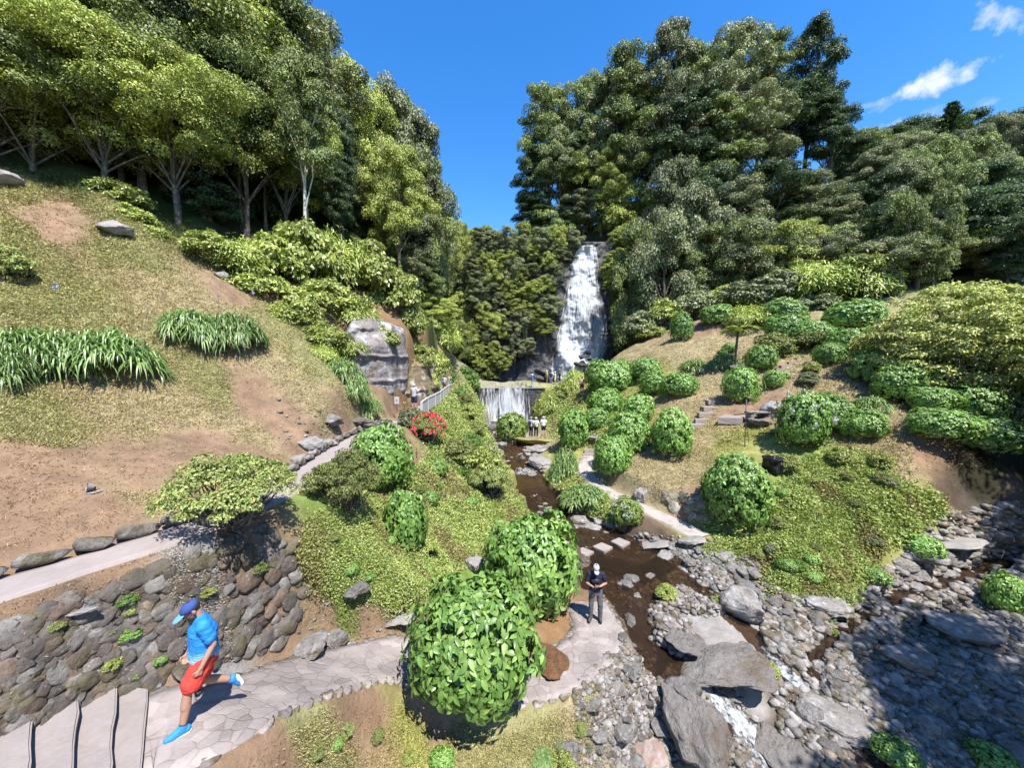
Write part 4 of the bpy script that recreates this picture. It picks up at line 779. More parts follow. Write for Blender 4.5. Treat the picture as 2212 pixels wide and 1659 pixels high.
# red flowers as a part
for o_ in [q for q in C.objects if q.get('label', '').startswith('azalea covered')]:
    g = np.random.default_rng(4); m = 170; d = rdir(g, m); d[:, 2] = np.abs(d[:, 2]); P = np.array([0, 0, .45])+unit(d)*np.array([.98, .98, .62]); idx = np.repeat(np.arange(m), 6)
    A = leaves(P[idx], rdir(g, m*6), rdir(g, m*6)+d[idx], .1, .07, pal(g, m*6, [(.62, .05, .09), (.7, .09, .16)]), .1)
    me = fast_mesh('flowers', *A); me.materials.append(MT['leafdull']); link('flowers', me, o_)
for o_ in [q for q in C.objects if 'white flowers' in q.get('label', '') and q.get('label', '').startswith(('tall', 'dark shrub'))]:
    g = np.random.default_rng(5); m = 16; d = rdir(g, m); d[:, 2] = np.abs(d[:, 2]); d = unit(d); P = np.array([0, 0, .66])+d*np.array([1, 1, .84])*1.02; idx = np.repeat(np.arange(m), 40)
    P2 = P[idx]+.07*rdir(g, m*40); A = leaves(P2, P2-P[idx], rdir(g, m*40), .06, .05, pal(g, m*40, [(.6, .62, .58), (.5, .55, .6)]), .1)
    me = fast_mesh('flowers', *A); me.materials.append(MT['leafdull']); link('flowers', me, o_)
# agapanthus flower stalks rise from the big clumps (parts)
g = np.random.default_rng(21)
for o_ in [q for q in C.objects if q.get('category') == 'agapanthus' and ('lawn' in q.get('label', ''))]:
    for _ in range(1):
        r = math.sqrt(g.random())*.9; a = g.random()*6.28; h = g.uniform(.8, 1.05); b0 = np.array([math.cos(a)*r, math.sin(a)*r, .1]); e = b0+np.array([g.normal()*.06, g.normal()*.06, h-.1])
        s = tube([b0, e], [.006, .005], 4); st = link('flower_stalk', fast_mesh('flower_stalk', s[0], s[1], np.array([.1, .16, .04])*np.ones((len(s[0]), 3))), o_, MT['leafdull'])
        m = 26; A = leaves(e+.0*rdir(g, m), rdir(g, m), rdir(g, m), .055, .02, pal(g, m, [(.40, .42, .66), (.5, .5, .74)]), .1); link('flower_head', fast_mesh('flower_head', *A), st, MT['leafdull'])
# yellow tree, right
def yellow_tree():
    g = np.random.default_rng(31); W_, Hh = 4.9, 6.4; nl = 430
    d = rdir(g, nl); d[:, 2] = np.abs(d[:, 2])*1.2-.32; d = unit(d); lump = 1+.12*fbm(d[:, 0]*2.5, d[:, 1]*2.5, d[:, 2]*2.5)
    cen = np.array([0, 0, 2.2])+d*np.array([W_, W_, 4.7])*(lump*g.uniform(.82, 1, nl))[:, None]
    cen = cen[cen[:, 2] > .1]; top = np.clip((cen[:, 2]-1)/4, 0, 1)
    V1 = clumps(g, cen, .60*g.uniform(.7, 1.3, len(cen)), 120, .19, .42, GREENS['yellow'], .45, .3)
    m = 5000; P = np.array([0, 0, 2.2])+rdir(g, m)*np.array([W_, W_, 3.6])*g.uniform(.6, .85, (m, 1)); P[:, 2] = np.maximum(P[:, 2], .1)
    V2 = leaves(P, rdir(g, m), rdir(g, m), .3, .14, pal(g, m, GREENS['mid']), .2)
    x, D = float(ray(2085, 850)[0])*22.5, 22.5; z = float(ground(x, D))-.5
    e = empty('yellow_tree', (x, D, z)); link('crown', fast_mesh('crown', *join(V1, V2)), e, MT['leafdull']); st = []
    for _ in range(9):
        q = cen[g.integers(len(cen))]; st.append(tube([(0, 0, -.3), q*.45+g.normal(size=3)*.2, q], [.22, .12, .03], 6))
    s = join(*st); link('trunk', fast_mesh('trunk', s[0], s[1], smooth=True), e, MT['bark'])
    tag(e, 'wide domed tree with yellow-green leaves at the right side of the garden', 'tree')
yellow_tree()
def tree_fern():
    D = 31.0; x = float(ray(1592, 760)[0])*D; z = float(ground(x, D)); g = np.random.default_rng(8); hh = -0.0+(float(ray(1592, 712)[1])*D-z)
    e = empty('tree_fern', (x, D, z)); s = tube([(0, 0, -.2), (-.1, 0, hh*.5), (.05, 0, hh)], [.13, .10, .09], 7); link('trunk', fast_mesh('trunk', s[0], s[1], smooth=True), e, MT['bark'])
    parts = []
    for k in range(15):
        a = k*2.4; L = g.uniform(1.5, 2.1); up = g.uniform(.25, .6); d = np.array([math.cos(a), math.sin(a), 0]); m = 70; t = np.repeat(np.linspace(.06, 1, m//2), 2)[:, None]; sd = np.tile([-1., 1.], m//2)[:, None]
        P = d*L*t*.92+np.array([0, 0, 1.])*(up*L*t-1.0*L*.55*t*t)+np.array([0.05, 0, hh]); S = np.cross(d, [0, 0, 1.]); w_ = .42*np.sin(np.pi*np.clip(t*.85+.12, 0, 1))
        parts.append(leaves(P, np.array([0, 0, 1.])+.15*g.normal(size=(m, 3)), S*sd+d*.35+np.array([0, 0, -.15]), w_[:, 0], w_[:, 0]*.3, pal(g, m, GREENS['fern']), .15))
    link('fronds', fast_mesh('fronds', *join(*parts)), e, MT['leafdull']); tag(e, 'tree fern with an umbrella of pale fronds on a thin dark trunk', 'tree fern')
tree_fern()

# ------------------------------------------------------------------ ground-cover stuff
def tufts(name, polys, n, size, cols_for, kind=1, seed=3, per=3, asp=.4, up=.6, maxd=60, smin=.03, smax=.25, label=None, keep=None, feather=16, mound=0):
    g = np.random.default_rng(seed); out = []; area = []
    for p in polys:
        q = np.array(p, float); area.append(abs(np.sum(q[:, 0]*np.roll(q[:, 1], -1)-q[:, 1]*np.roll(q[:, 0], -1)))/2)
    for p, a in zip(polys, area):
        q = sample_poly(p, int(n*a/sum(area)), g); q = q+g.normal(size=q.shape)*feather*(.3+np.abs(fbm(q[:, :1]*.02, q[:, 1:]*.02))); x, y, z, ok = hit(q[:, 0], q[:, 1]); ok &= (y < maxd); x, y, z = x[ok], y[ok], z[ok]
        keepm = np.ones(len(x), bool)
        for pl in list(PL.values())+list(WL.values()):
            m = (x > pl[:, 0].min()-2) & (x < pl[:, 0].max()+2) & (y > pl[:, 1].min()-2) & (y < pl[:, 1].max()+2)
            if m.any():
                d, _, h = near(pl, x[m], y[m]); kk = keepm[m]; kk &= d > h*1.02+.03; keepm[m] = kk
        if keep is not None: keepm &= keep(x, y, g)
        x, y, z = x[keepm], y[keepm], z[keepm]; nn = normal(x, y); dist = np.sqrt(x*x+y*y+z*z)
        idx = np.repeat(np.arange(len(x)), per); m = len(idx); L = np.clip(size*dist[idx], smin, smax)*g.uniform(.6, 1.4, m)
        Dr = unit(rdir(g, m)*np.array([1, 1, .5])+nn[idx]*up); Nn = unit(nn[idx]+.6*g.normal(size=(m, 3)))
        P = np.stack([x, y, z], -1)[idx]+np.stack([g.normal(size=m), g.normal(size=m), 0*L], -1)*L[:, None]*.5+(nn*(mound*np.clip(fbm(x*1.1, y*1.1, 4, 3)+.3, 0, 1.2)*g.random(len(x)))[:, None])[idx]
        col = cols_for(x, y, g)[idx]*(1+g.uniform(-.22, .22, (m, 1)))
        out.append(leaves(P, Nn, Dr, L, L*asp, col, .15, kind))
    o = link(name, fast_mesh(name, *join(*out)), mat=MT['leafdull']); tag(o, label, None, kind='stuff'); return o
lushpal = np.array([(.27,.34,.085),(.32,.38,.11),(.22,.29,.065),(.38,.40,.15)])
def c_lush(x, y, g):
    n = fbm(x*.9, y*.9, 2, 3); c = lushpal[g.integers(0, 4, len(x))]; dry = np.array([.24, .20, .08]); t = np.clip((n-.35)*2, 0, .8)[:, None]
    return c*(1-t)+dry*t
def c_cover(x, y, g):
    c, idx = cover(x, y); return c*g.uniform(.75, 1.9, (len(x), 1))*np.array([1.06, 1.04, .95])
def keep_grass(x, y, g):
    c, idx = cover(x, y); gr = c[:, 1]/c[:, 0]; return g.random(len(x)) < np.clip((gr-.70)*5.0, .05, 1)
tufts('ground_cover', [[(660,1150),(760,1080),(900,1020),(960,960),(1040,1000),(1100,1060),(1150,1120),(1120,1180),(1000,1200),(960,1260),(840,1300),(700,1260),(650,1220)],
                       [(950,880),(1040,900),(1050,960),(1020,1010),(940,960)],
                       [(1560,1080),(1640,1150),(1740,1000),(1850,980),(1960,1060),(2030,1100),(1900,1180),(1830,1280),(1850,1300),(1740,1300),(1650,1230),(1500,1170)],
                       [(1190,1030),(1250,1040),(1330,1100),(1330,1130),(1270,1100),(1200,1060)],[(900,830),(985,850),(1035,905),(1050,960),(1000,1010),(930,950),(905,900)],[(980,832),(1012,835),(1040,880),(1075,960),(1055,1005),(1020,940)],[(1180,860),(1260,850),(1240,900),(1290,940),(1220,960),(1180,900)]],
      210000, .0046, c_lush, seed=3, per=3, asp=.55, up=.75, smin=.03, smax=.16, label='dense low green leaves covering the stream banks', mound=.25)
tufts('grass', [[(0,370),(240,410),(480,560),(700,720),(820,850),(700,960),(400,1090),(0,1200)],
                [(700,1280),(900,1290),(900,1400),(640,1340)],[(520,1659),(700,1540),(880,1530),(1080,1600),(1280,1500),(1300,1659)],
                [(1260,860),(1340,740),(1480,690),(1900,700),(1900,850),(2150,1000),(1900,1010),(1700,930),(1450,1000),(1300,1010)],[(1340,1010),(1550,960),(1560,1150),(1450,1090)],[(0,1290),(380,1180),(640,1330),(480,1420),(0,1500)],[(860,760),(1010,800),(980,830),(870,880)]],
      250000, .0042, c_cover, seed=9, per=3, asp=.22, up=.7, smin=.02, smax=.14, label='short dry grass on the slopes', keep=keep_grass)
# ------------------------------------------------------------------ rocks
def rock_mesh(seed, sub=3, flat=.7, ang=.5):
    bm = bmesh.new(); bmesh.ops.create_icosphere(bm, subdivisions=sub, radius=1); me = bpy.data.meshes.new('rock'); bm.to_mesh(me); bm.free()
    n = len(me.vertices); V = np.empty(n*3, np.float32); me.vertices.foreach_get('co', V); V = V.reshape(-1, 3).astype(float); g = np.random.default_rng(seed)
    for _ in range(15):
        d = rdir(g, 1)[0]; h = g.uniform(.5, .86); s = V@d; over = np.maximum(s-h, 0); V -= d*over[:, None]*.85*ang/.5
    V += V*(.16*fbm(V[:, 0]*1.4+seed, V[:, 1]*1.4, V[:, 2]*1.4, 3)+.055*fbm(V[:, 0]*4.5, V[:, 1]*4.5+seed, V[:, 2]*4.5, 4)-.10*np.maximum(0, .12-np.abs(fbm(V[:, 0]*1.7, V[:, 1]*1.7, V[:, 2]*3+seed, 2)))*4)[:, None]
    V[:, 2] *= flat; me.vertices.foreach_set('co', V.astype(np.float32).ravel()); me.polygons.foreach_set('use_smooth', np.ones(len(me.polygons), bool)); me.update()
    me.materials.append(MT['rock']); return me
ROCK = [rock_mesh(i, 4 if i < 8 else 5, [.62, .75, .55, .7, .85, .5, .66, .72][i % 8], .47+.03*(i % 3)) for i in range(12)]
for m_ in ROCK[8:]: pass
def variant(me, m):
    c = me.copy(); c.materials.clear(); c.materials.append(m); return c
MT['pinkrock'] = mat('pinkrock', (.27, .18, .145), .8, noise=(2, .2), bump=(5, .6, .05), alt=((.27, .24, .22), 1.8, .52, .1))
MT['palerock'] = mat('palerock', (.22, .208, .20), .8, noise=(2, .2), bump=(6, .6, .05), alt=((.25, .22, .20), 2.2, .55, .08))
MT['wetrock'] = mat('wetrock', (.06, .052, .047), .35, noise=(2, .3), bump=(5, .6, .05), spec=.6)
MT['slabrock'] = mat('slabrock', (.235, .215, .20), .85, noise=(2.2, .4), bump=(3.0, 1.0, .35), alt=((.13, .10, .08), 1.1, .55, .08), rust=((.14, .13, .06), 2.6, .64, .05))
MT['earthmoss'] = mat('earthmoss', (.22, .17, .075), .9, noise=(2, .3), bump=(6, .8, .08), alt=((.22, .22, .07), 2.5, .5, .08))
def put_rock(x, y, z, sx, sy, sz, label, group, k=None, me=None, rz=None, name='rock'):
    me = me or ROCK[k]; o = bpy.data.objects.new(name, me); C.objects.link(o); o.location = (x, y, z); o.scale = (sx, sy, sz)
    o.rotation_euler = (random.uniform(-.2, .2), random.uniform(-.2, .2), random.uniform(0, 6.28) if rz is None else rz); tag(o, label, 'rock', group); return o
def rock_px(u, v, wpx, hpx, label, group=None, m=None, k=8, D=None, rz=0, flat=1.0, lift=.25):
    x, y, z, ok = hit(u, v+hpx*.35); y = float(y[0]) if D is None else D; x = float(ray(u, v)[0])*y; r = wpx*y/F/2
    rr = r*max(.5, min(1.5, hpx/wpx)); me = ROCK[k] if m is None else variant(ROCK[k], MT[m])
    return put_rock(x, y, float(ground(x, y))+lift*rr, r*1.05, rr*1.15, rr*flat, label, group, me=me, rz=rz, name='boulder')
rock_px(1497,1545,135,185,'huge rounded grey boulder at the bottom of the stream, beside the rapid', m='slabrock', k=8, flat=1.3, lift=.5)
rock_px(1480,1480,80,70,'rounded boulder resting behind the huge one', k=9)
rock_px(1404,1625,84,80,'smooth pink boulder at the bottom edge, left of the huge one', m='pinkrock', k=10, flat=1.1)
rock_px(1350,1570,60,50,'dark boulder above the pink one at the bottom', k=9, m=None)
rock_px(1222,1608,70,62,'dark mottled rock half sunk in the grass at the bottom', k=11)
rock_px(1555,1375,240,190,'broad sloping slab of bedrock in the middle of the stream', m='slabrock', k=11, rz=.5, flat=.5, lift=.1)
rock_px(1470,1345,150,90,'low hump of bedrock between the standing man and the broad slab', m='slabrock', k=8, rz=1.2, flat=.35, lift=.05)
rock_px(1608,1290,80,110,'tall grey boulder beside the small rapid', k=9, rz=.4)
rock_px(1680,1560,170,130,'dark shaded bedrock hump right of the rapid', m='slabrock', k=8, rz=1, flat=.55)
rock_px(1815,1530,180,130,'big smooth boulder lying in shade at the bottom right', k=10, flat=.7)
rock_px(1975,1410,120,90,'large boulder on the border of sun and shade', k=9, flat=.8)
rock_px(2080,1330,150,110,'large dark boulder in the shade upstream', k=8, flat=.8)
rock_px(1790,1300,100,60,'low grey boulder at the mouth of the creek', k=10)
rock_px(1990,1180,90,80,'dark boulder topped by shade under the bank', k=11)
rock_px(2060,1160,130,60,'pale flat rock in the sunny upper creek', m='palerock', k=8, flat=.6)
rock_px(2160,1150,70,60,'grey boulder right of the pale flat rock', k=9)
rock_px(665,1383,95,90,'large rounded stone at the edge of the paved path, end of the wall', k=10, flat=.9)
rock_px(722,1372,54,52,'smaller stone touching the large rounded one by the path', k=9)
rock_px(868,1325,84,52,'pale wedge-shaped rock lying on the bare bank', m='palerock', k=11, rz=.5, flat=.7)
rock_px(768,1255,66,66,'brown mottled rock sunk in the green bank', k=8)
rock_px(1028,1212,56,50,'grey rock half hidden behind the second hydrangea', m='palerock', k=9)
rock_px(1166,992,54,50,'grey boulder at the left of the cascade, lower of the two', k=10, m='palerock', flat=1.1)
rock_px(1160,963,66,40,'brownish boulder the three hikers stand behind', k=11)
put_rock(float(ray(1163, 945)[0])*33.4, 33.4, -7.05, 2.5, 1.5, .78, 'mossy flat rock the three hikers stand on', None, me=variant(ROCK[8], MT['earthmoss']), rz=.2, name='boulder')
rock_px(665,950,58,50,'pale rock beside the upper path, biggest of the group', m='palerock', k=9)
rock_px(710,948,40,36,'pale rock right of the biggest one beside the upper path', m='palerock', k=8)
rock_px(642,985,36,40,'small pale rock left of the group beside the upper path', m='palerock', k=10)
rock_px(716,895,50,50,'dark hollow rock above the pale group', k=11)
rock_px(775,900,60,40,'low brown rock beside the strap-leaved clumps', m='slabrock', k=8)
rock_px(165,1312,76,44,'light flat stone on the bank under the upper path', m='palerock', k=9, flat=.4)
rock_px(1672,878,44,52,'pale upright rock with a dark hollow beside the slate bench', m='palerock', k=9, flat=1.2)
rock_px(1640,905,50,40,'grey rock under the slate bench', k=8)
rock_px(1688,925,40,36,'grey rock at the left end of the white flowers', k=11)
rock_px(1602,790,50,30,'pale rock above the hydrangea beside the stepped path', m='palerock', k=10)
rock_px(1385,1062,28,50,'narrow upright stone in the wall beside the white path', k=9, flat=1.4)
rock_px(20,470,60,70,'weathered grey rock at the left edge of the upper lawn', m='palerock', k=8, D=17)
rock_px(245,480,80,60,'weathered grey outcrop below the bushes on the upper lawn', m='palerock', k=11)
rock_px(475,590,30,24,'small white rock at the lower edge of the bright bushes', m='palerock', k=9)
rock_px(1285,942,30,22,'small white stone on the mound beside the hydrangeas', m='palerock', k=9)
rock_px(1420,1165,90,50,'pale flat rock at the water beside the white path', m='palerock', k=8, flat=.5)
rock_px(1495,1160,60,46,'pale rock at the near end of the white path', m='palerock', k=10, flat=.7)
rock_px(1438,1200,38,34,'pale round rock in the water right of the stepping stones', m='palerock', k=9)
# scattered stones: everything bigger is its own object
zones = [  # polygon, count, size range px, label, group
 ([(1380,1225),(1620,1215),(1680,1290),(1560,1300),(1420,1330),(1320,1270)], 50, (14, 44), 'grey stone of the gravel spit right of the standing man', 'stones of the gravel spit'),
 ([(1640,1300),(1850,1290),(1960,1210),(2212,1130),(2212,1400),(2100,1460),(1850,1480),(1700,1440)], 95, (18, 46), 'sunlit grey stone of the side creek', 'stones of the sunlit creek'),
 ([(1700,1450),(1900,1470),(2212,1380),(2212,1659),(1800,1659)], 40, (28, 76), 'bluish grey stone lying in the shade at the lower right', 'shaded stones at the lower right'),
 ([(1250,1500),(1440,1470),(1430,1600),(1380,1659),(1240,1659)], 24, (18, 54), 'grey stone beside the pink boulder at the bottom', 'stones at the bottom'),
 ([(1150,1085),(1240,1100),(1330,1130),(1330,1165),(1220,1155),(1160,1130)], 30, (14, 44), 'pale rounded stone in the row across the brown water', 'stones across the brown water'),
 ([(1040,910),(1100,950),(1180,1000),(1150,1030),(1060,1000),(1040,950)], 30, (12, 34), 'grey stone of the rocky stream below the weir', 'stones below the weir'),
 ([(1340,1160),(1520,1170),(1640,1210),(1560,1240),(1440,1220)], 20, (18, 40), 'pale stone by the water near the end of the white path', 'stones near the white path'),
 ([(1330,1330),(1450,1340),(1440,1450),(1340,1470)], 16, (12, 40), 'grey stone standing out of the dark pool', 'stones of the dark pool'),
 ([(1420,1480),(1640,1500),(1560,1659),(1440,1659)], 9, (20, 46), 'wet stone beside the rapid', 'stones beside the rapid'),
 ([(1550,730),(1900,800),(2080,960),(1850,930),(1700,870)], 10, (10, 24), 'small grey rock on the dry right slope', 'small rocks of the dry slope'),
]
g = np.random.default_rng(77)
for zi, (pz, n, (s0, s1), lab, grp) in enumerate(zones):
    q = sample_poly(pz, n, g); x, y, z, ok = hit(q[:, 0], q[:, 1])
    for i in range(len(q)):
        if not ok[i]: continue
        s = s0+(s1-s0)*g.random()**1.9; r = s*y[i]/F/2; a, b, c = g.uniform(.75, 1.25, 3)
        put_rock(x[i], y[i], z[i]+.18*r, r*a*1.1, r*b*1.1, r*c, lab, grp, k=int(g.integers(8)), me=None if g.random() > .2 else ROCK[8+int(g.integers(4))])
# pebbles (past counting): one object
def pebbles():
    g = np.random.default_rng(5); base = []
    for s in range(4):
        bm = bmesh.new(); bmesh.ops.create_icosphere(bm, subdivisions=1, radius=1); V = np.array([v.co[:] for v in bm.verts]); Fc = np.array([[v.index for v in f.verts] for f in bm.faces]); bm.free()
        V = V*(1+.22*g.normal(size=(len(V), 1))*.6); V[:, 2] *= .65; base.append((V, Fc))
    out = []
    for pz, n, smn, smx in [([(1130,1050),(1200,1090),(1330,1150),(1500,1200),(1600,1260),(1400,1240),(1340,1400),(1420,1480),(1330,1500),(1300,1300),(1220,1200)], 700, 3, 11), ([(1430,1225),(1640,1215),(1700,1300),(1560,1330),(1420,1340),(1320,1290)], 1500, 3, 16), ([(1640,1290),(1850,1290),(1960,1190),(2030,1110),(2212,1080),(2212,1659),(1700,1659),(1650,1400)], 7800, 4, 24),
                       ([(1240,1480),(1350,1380),(1440,1440),(1440,1659),(1240,1659)], 1500, 3, 18), ([(1150,1075),(1330,1100),(1340,1170),(1220,1165)], 300, 3, 12), ([(1030,905),(1190,1000),(1160,1040),(1040,990)], 700, 3, 11), ([(1330,1150),(1660,1170),(1640,1240),(1440,1230)], 700, 3, 14), ([(600,860),(740,900),(760,950),(600,960)], 60, 4, 12),([(1560,720),(1900,800),(2080,960),(1850,930),(1700,870)],160,2,8),([(700,1240),(900,1280),(860,1400),(600,1400)],160,3,10),([(1400,1320),(1480,1330),(1700,1659),(1440,1659)],1500,3,20)]:
        q = sample_poly(pz, n, g); x, y, z, ok = hit(q[:, 0], q[:, 1])
        for i in range(len(q)):
            if not ok[i]: continue
            V, Fc = base[g.integers(4)]; r = (smn+(smx-smn)*g.random()**2.5)*y[i]/F/2*1.15; a = g.random()*6.28; c, s_ = math.cos(a), math.sin(a)
            W = V*g.uniform(.7, 1.3, 3)*r; W = W@np.array([[c, s_, 0], [-s_, c, 0], [0, 0, 1]]); gcol = g.uniform(.6, 1.4)*np.array([.23, .215, .205] if g.random() > .25 else [.165, .13, .105])
            out.append((W+[x[i], y[i], z[i]+r*.2], Fc, gcol))
    V, Fc, cl = join(*out); o = link('pebbles', fast_mesh('pebbles', V, Fc, cl, True), mat=MT['wallstone']); tag(o, 'loose pebbles and cobbles of the stream bed', kind='stuff')
pebbles()
# retaining wall of rough stones between the two paths: stones set into one wall
def stones_on(name, pz, step, rs, label, cols, seed=2, cat='wall', thick=.42):
    g = np.random.default_rng(seed); base = []
    for s in range(6):
        me = rock_mesh(200+s, 3, 1, .5); V = np.empty(len(me.vertices)*3, np.float32); me.vertices.foreach_get('co', V); base.append((V.reshape(-1, 3).astype(float), np.array([list(p.vertices) for p in me.polygons]))); bpy.data.meshes.remove(me)
    p = np.array(pz, float); lo, hi = p.min(0), p.max(0); out = []
    ys = np.arange(lo[1], hi[1], step*.72)
    qs = []
    for j, yy in enumerate(ys):
        for xx in np.arange(lo[0]+(j % 2)*step*.5, hi[0], step): qs.append((xx+g.normal()*step*.2, yy+g.normal()*step*.14))
    q = np.array(qs); q = q[inpoly(q[:, 0], q[:, 1], pz)]; x, y, z, ok = hit(q[:, 0], q[:, 1])
    for i in range(len(q)):
        if not ok[i]: continue
        V, Fc = base[g.integers(6)]; r = step*y[i]/F/2*g.uniform(*rs); nn = normal(np.array([x[i]]), np.array([y[i]]), .25)[0]
        t1 = unit(np.cross([0, 0, 1.], nn)+.2*g.normal(size=3)); t2 = np.cross(nn, t1); M3 = np.stack([t1*1.25, t2*g.uniform(1.0, 1.5), nn*thick])
        c = np.array(cols[g.integers(len(cols))])*g.uniform(.7, 1.3)
        out.append((V*r@M3+np.array([x[i], y[i], z[i]])+nn*r*.12, Fc, c))
    V, Fc, cl = join(*out); o = link(name, fast_mesh(name, V, Fc, cl, True), mat=MT['wallstone']); tag(o, label, cat); return o
stones_on('stone_retaining_wall', [(0,1350),(130,1300),(260,1260),(400,1190),(560,1130),(650,1160),(665,1260),(650,1330),(600,1400),(500,1430),(400,1480),(250,1520),(120,1560),(0,1580),(-60,1500)], 29, (.6, 1.7),
          'sloping wall of rough dark stones between the upper path and the paved path', [(.115,.095,.083),(.13,.11,.098),(.095,.08,.07),(.135,.095,.072),(.155,.143,.132)])
stones_on('stone_slope_wall', [(1440,1050),(1500,1070),(1560,1120),(1540,1150),(1470,1110),(1430,1080)], 22, (.8, 1.2), 'low mossy stone wall along the inner side of the white path', [(.23,.2,.15),(.2,.19,.13),(.26,.24,.2)], seed=4)
def edge_stones(name, key, side, i0, i1, size, label, cols, zoff=.02, seed=6, off=.02, jit=.3, mt='wallstone'):
    g = np.random.default_rng(seed); pl = PL[key]; L = np.concatenate([[0], np.cumsum(np.linalg.norm(np.diff(pl[:, :2], axis=0), axis=1))]); out = []
    s = L[int(i0*(len(pl)-1))]; e = L[int(i1*(len(pl)-1))]; base = rock_mesh(300, 2, 1, .9); V0 = np.empty(len(base.vertices)*3, np.float32); base.vertices.foreach_get('co', V0); V0 = V0.reshape(-1, 3).astype(float); F0 = np.array([list(p.vertices) for p in base.polygons])
    while s < e:
        l = size*g.uniform(.7, 1.3); q = np.array([np.interp(s+l/2, L, pl[:, k]) for k in range(4)]); q2 = np.array([np.interp(s+l/2+.05, L, pl[:, k]) for k in range(4)]); t = unit(q2[:2]-q[:2]); nr = np.array([-t[1], t[0]])*side
        c = q[:2]+nr*(q[3]+off); zz = q[2]+zoff; M3 = np.stack([np.append(t, 0)*l*.6, np.append(nr, 0)*size*.42*g.uniform(1-jit, 1+jit), np.array([0, 0, 1])*size*.38*g.uniform(1-jit, 1+jit)])
        out.append((V0@M3+[c[0], c[1], zz-size*.1], F0, np.array(cols[g.integers(len(cols))])*g.uniform(.8, 1.2))); s += l
    V, Fc, cl = join(*out); o = link(name, fast_mesh(name, V, Fc, cl, True), mat=MT[mt]); tag(o, label, 'kerb')
GR = [(.22,.20,.185),(.18,.16,.145),(.25,.22,.20)]
edge_stones('stone_kerb', 'upper_path', 1, 0, .55, .52, 'low kerb of rough stones along the hill side of the upper path', GR, zoff=.16)
edge_stones('stone_edging', 'lower_path', -1, 0, 1, .26, 'edging of cobbles along the outer side of the paved path', [(.24,.21,.195),(.20,.175,.16),(.28,.25,.23)], zoff=-.03, seed=8)
edge_stones('inner_stone_edging', 'lower_path', 1, 0, 1, .30, 'edging of rough stones along the inner side of the paved path', [(.23,.20,.185),(.17,.15,.135),(.26,.23,.21)], zoff=-.02, seed=18)
edge_stones('path_edging', 'right_path', -1, 0, 1, .28, 'thin stone edging on the stream side of the white path', GR, zoff=-.06, seed=9)
def boxm(sx, sy, sz, bev=.01, z0=0):
    bm = bmesh.new(); bmesh.ops.create_cube(bm, size=1); bmesh.ops.scale(bm, vec=(sx, sy, sz), verts=bm.verts); bmesh.ops.translate(bm, vec=(0, 0, z0+sz/2), verts=bm.verts)
    if bev: bmesh.ops.bevel(bm, geom=bm.edges[:], offset=bev, segments=2, affect='EDGES')
    me = bpy.data.meshes.new('box'); bm.to_mesh(me); bm.free(); return me
def rough(me, a, s=3, seed=0):
    V = np.empty(len(me.vertices)*3, np.float32); me.vertices.foreach_get('co', V); V = V.reshape(-1, 3).astype(float); V += a*np.stack([fbm(V[:, 0]*s+k*9+seed, V[:, 1]*s, V[:, 2]*s, 3) for k in range(3)], -1)
    me.vertices.foreach_set('co', V.astype(np.float32).ravel()); me.update(); return me
def slab_from(corners, top, th, name, m, sub=5):
    "slab with a quadrilateral outline, world coordinates"
    bm = bmesh.new(); vs = [bm.verts.new((c[0], c[1], top)) for c in corners]; f = bm.faces.new(vs); r = bmesh.ops.extrude_face_region(bm, geom=[f])
    for v in [q for q in r['geom'] if isinstance(q, bmesh.types.BMVert)]: v.co.z -= th
    bmesh.ops.recalc_face_normals(bm, faces=bm.faces); bmesh.ops.bevel(bm, geom=bm.edges[:], offset=.018, segments=2, affect='EDGES'); bmesh.ops.subdivide_edges(bm, edges=[e for e in bm.edges if e.calc_length() > .2], cuts=sub, use_grid_fill=True)
    me = bpy.data.meshes.new(name); bm.to_mesh(me); bm.free(); rough(me, .014, 3, corners[0][0]); me.materials.append(MT[m]); return me
# wide steps at the left, climbing towards the bridge
steps_e = empty('stone_steps', (0, 0, 0)); tag(steps_e, 'wide stone steps climbing from the paved path at the lower left corner', 'steps')
xs = [308, 240, 160, 65, -40, -150, -270]
for i in range(6):
    h = 4.93-.13*(i+1)+.02; pts = []
    for (uu, vv) in ((xs[i]+12, 1488-i*4), (xs[i]-6, 1740), (xs[i+1]-40, 1740), (xs[i+1]-20, 1482-i*4)):
        a, b = ray(uu, vv); D = -h/float(b); pts.append((float(a)*D, D))
    o = link('step', slab_from(pts, -h, .085, 'step', 'pave', 6), steps_e); pr = [(p[0]-(.04 if q < 2 else 0), p[1]) for q, p in enumerate(pts)]; link('riser', slab_from(pr, -h-.083, .5, 'riser', 'earthmoss', 3), steps_e)
# stepping stones in the stream
for (c, lab) in (((1262,1193),'square pale stepping stone in the brown stream, nearest of three'),((1302,1183),'square pale stepping stone in the brown stream, middle of three'),((1340,1172),'square pale stepping stone in the brown stream, farthest of three')):
    u0, v0 = c; pts = []
    for du, dv in ((-22, -2), (4, 11), (22, 0), (-3, -10)):
        x, y, z = P_h(u0+du, v0+dv, 8.0); pts.append((x, y))
    o = link('stepping_stone', slab_from(pts, -7.97, .3, 'stepping_stone', 'concrete', 3)); tag(o, lab, 'stepping stone', 'stepping stones')
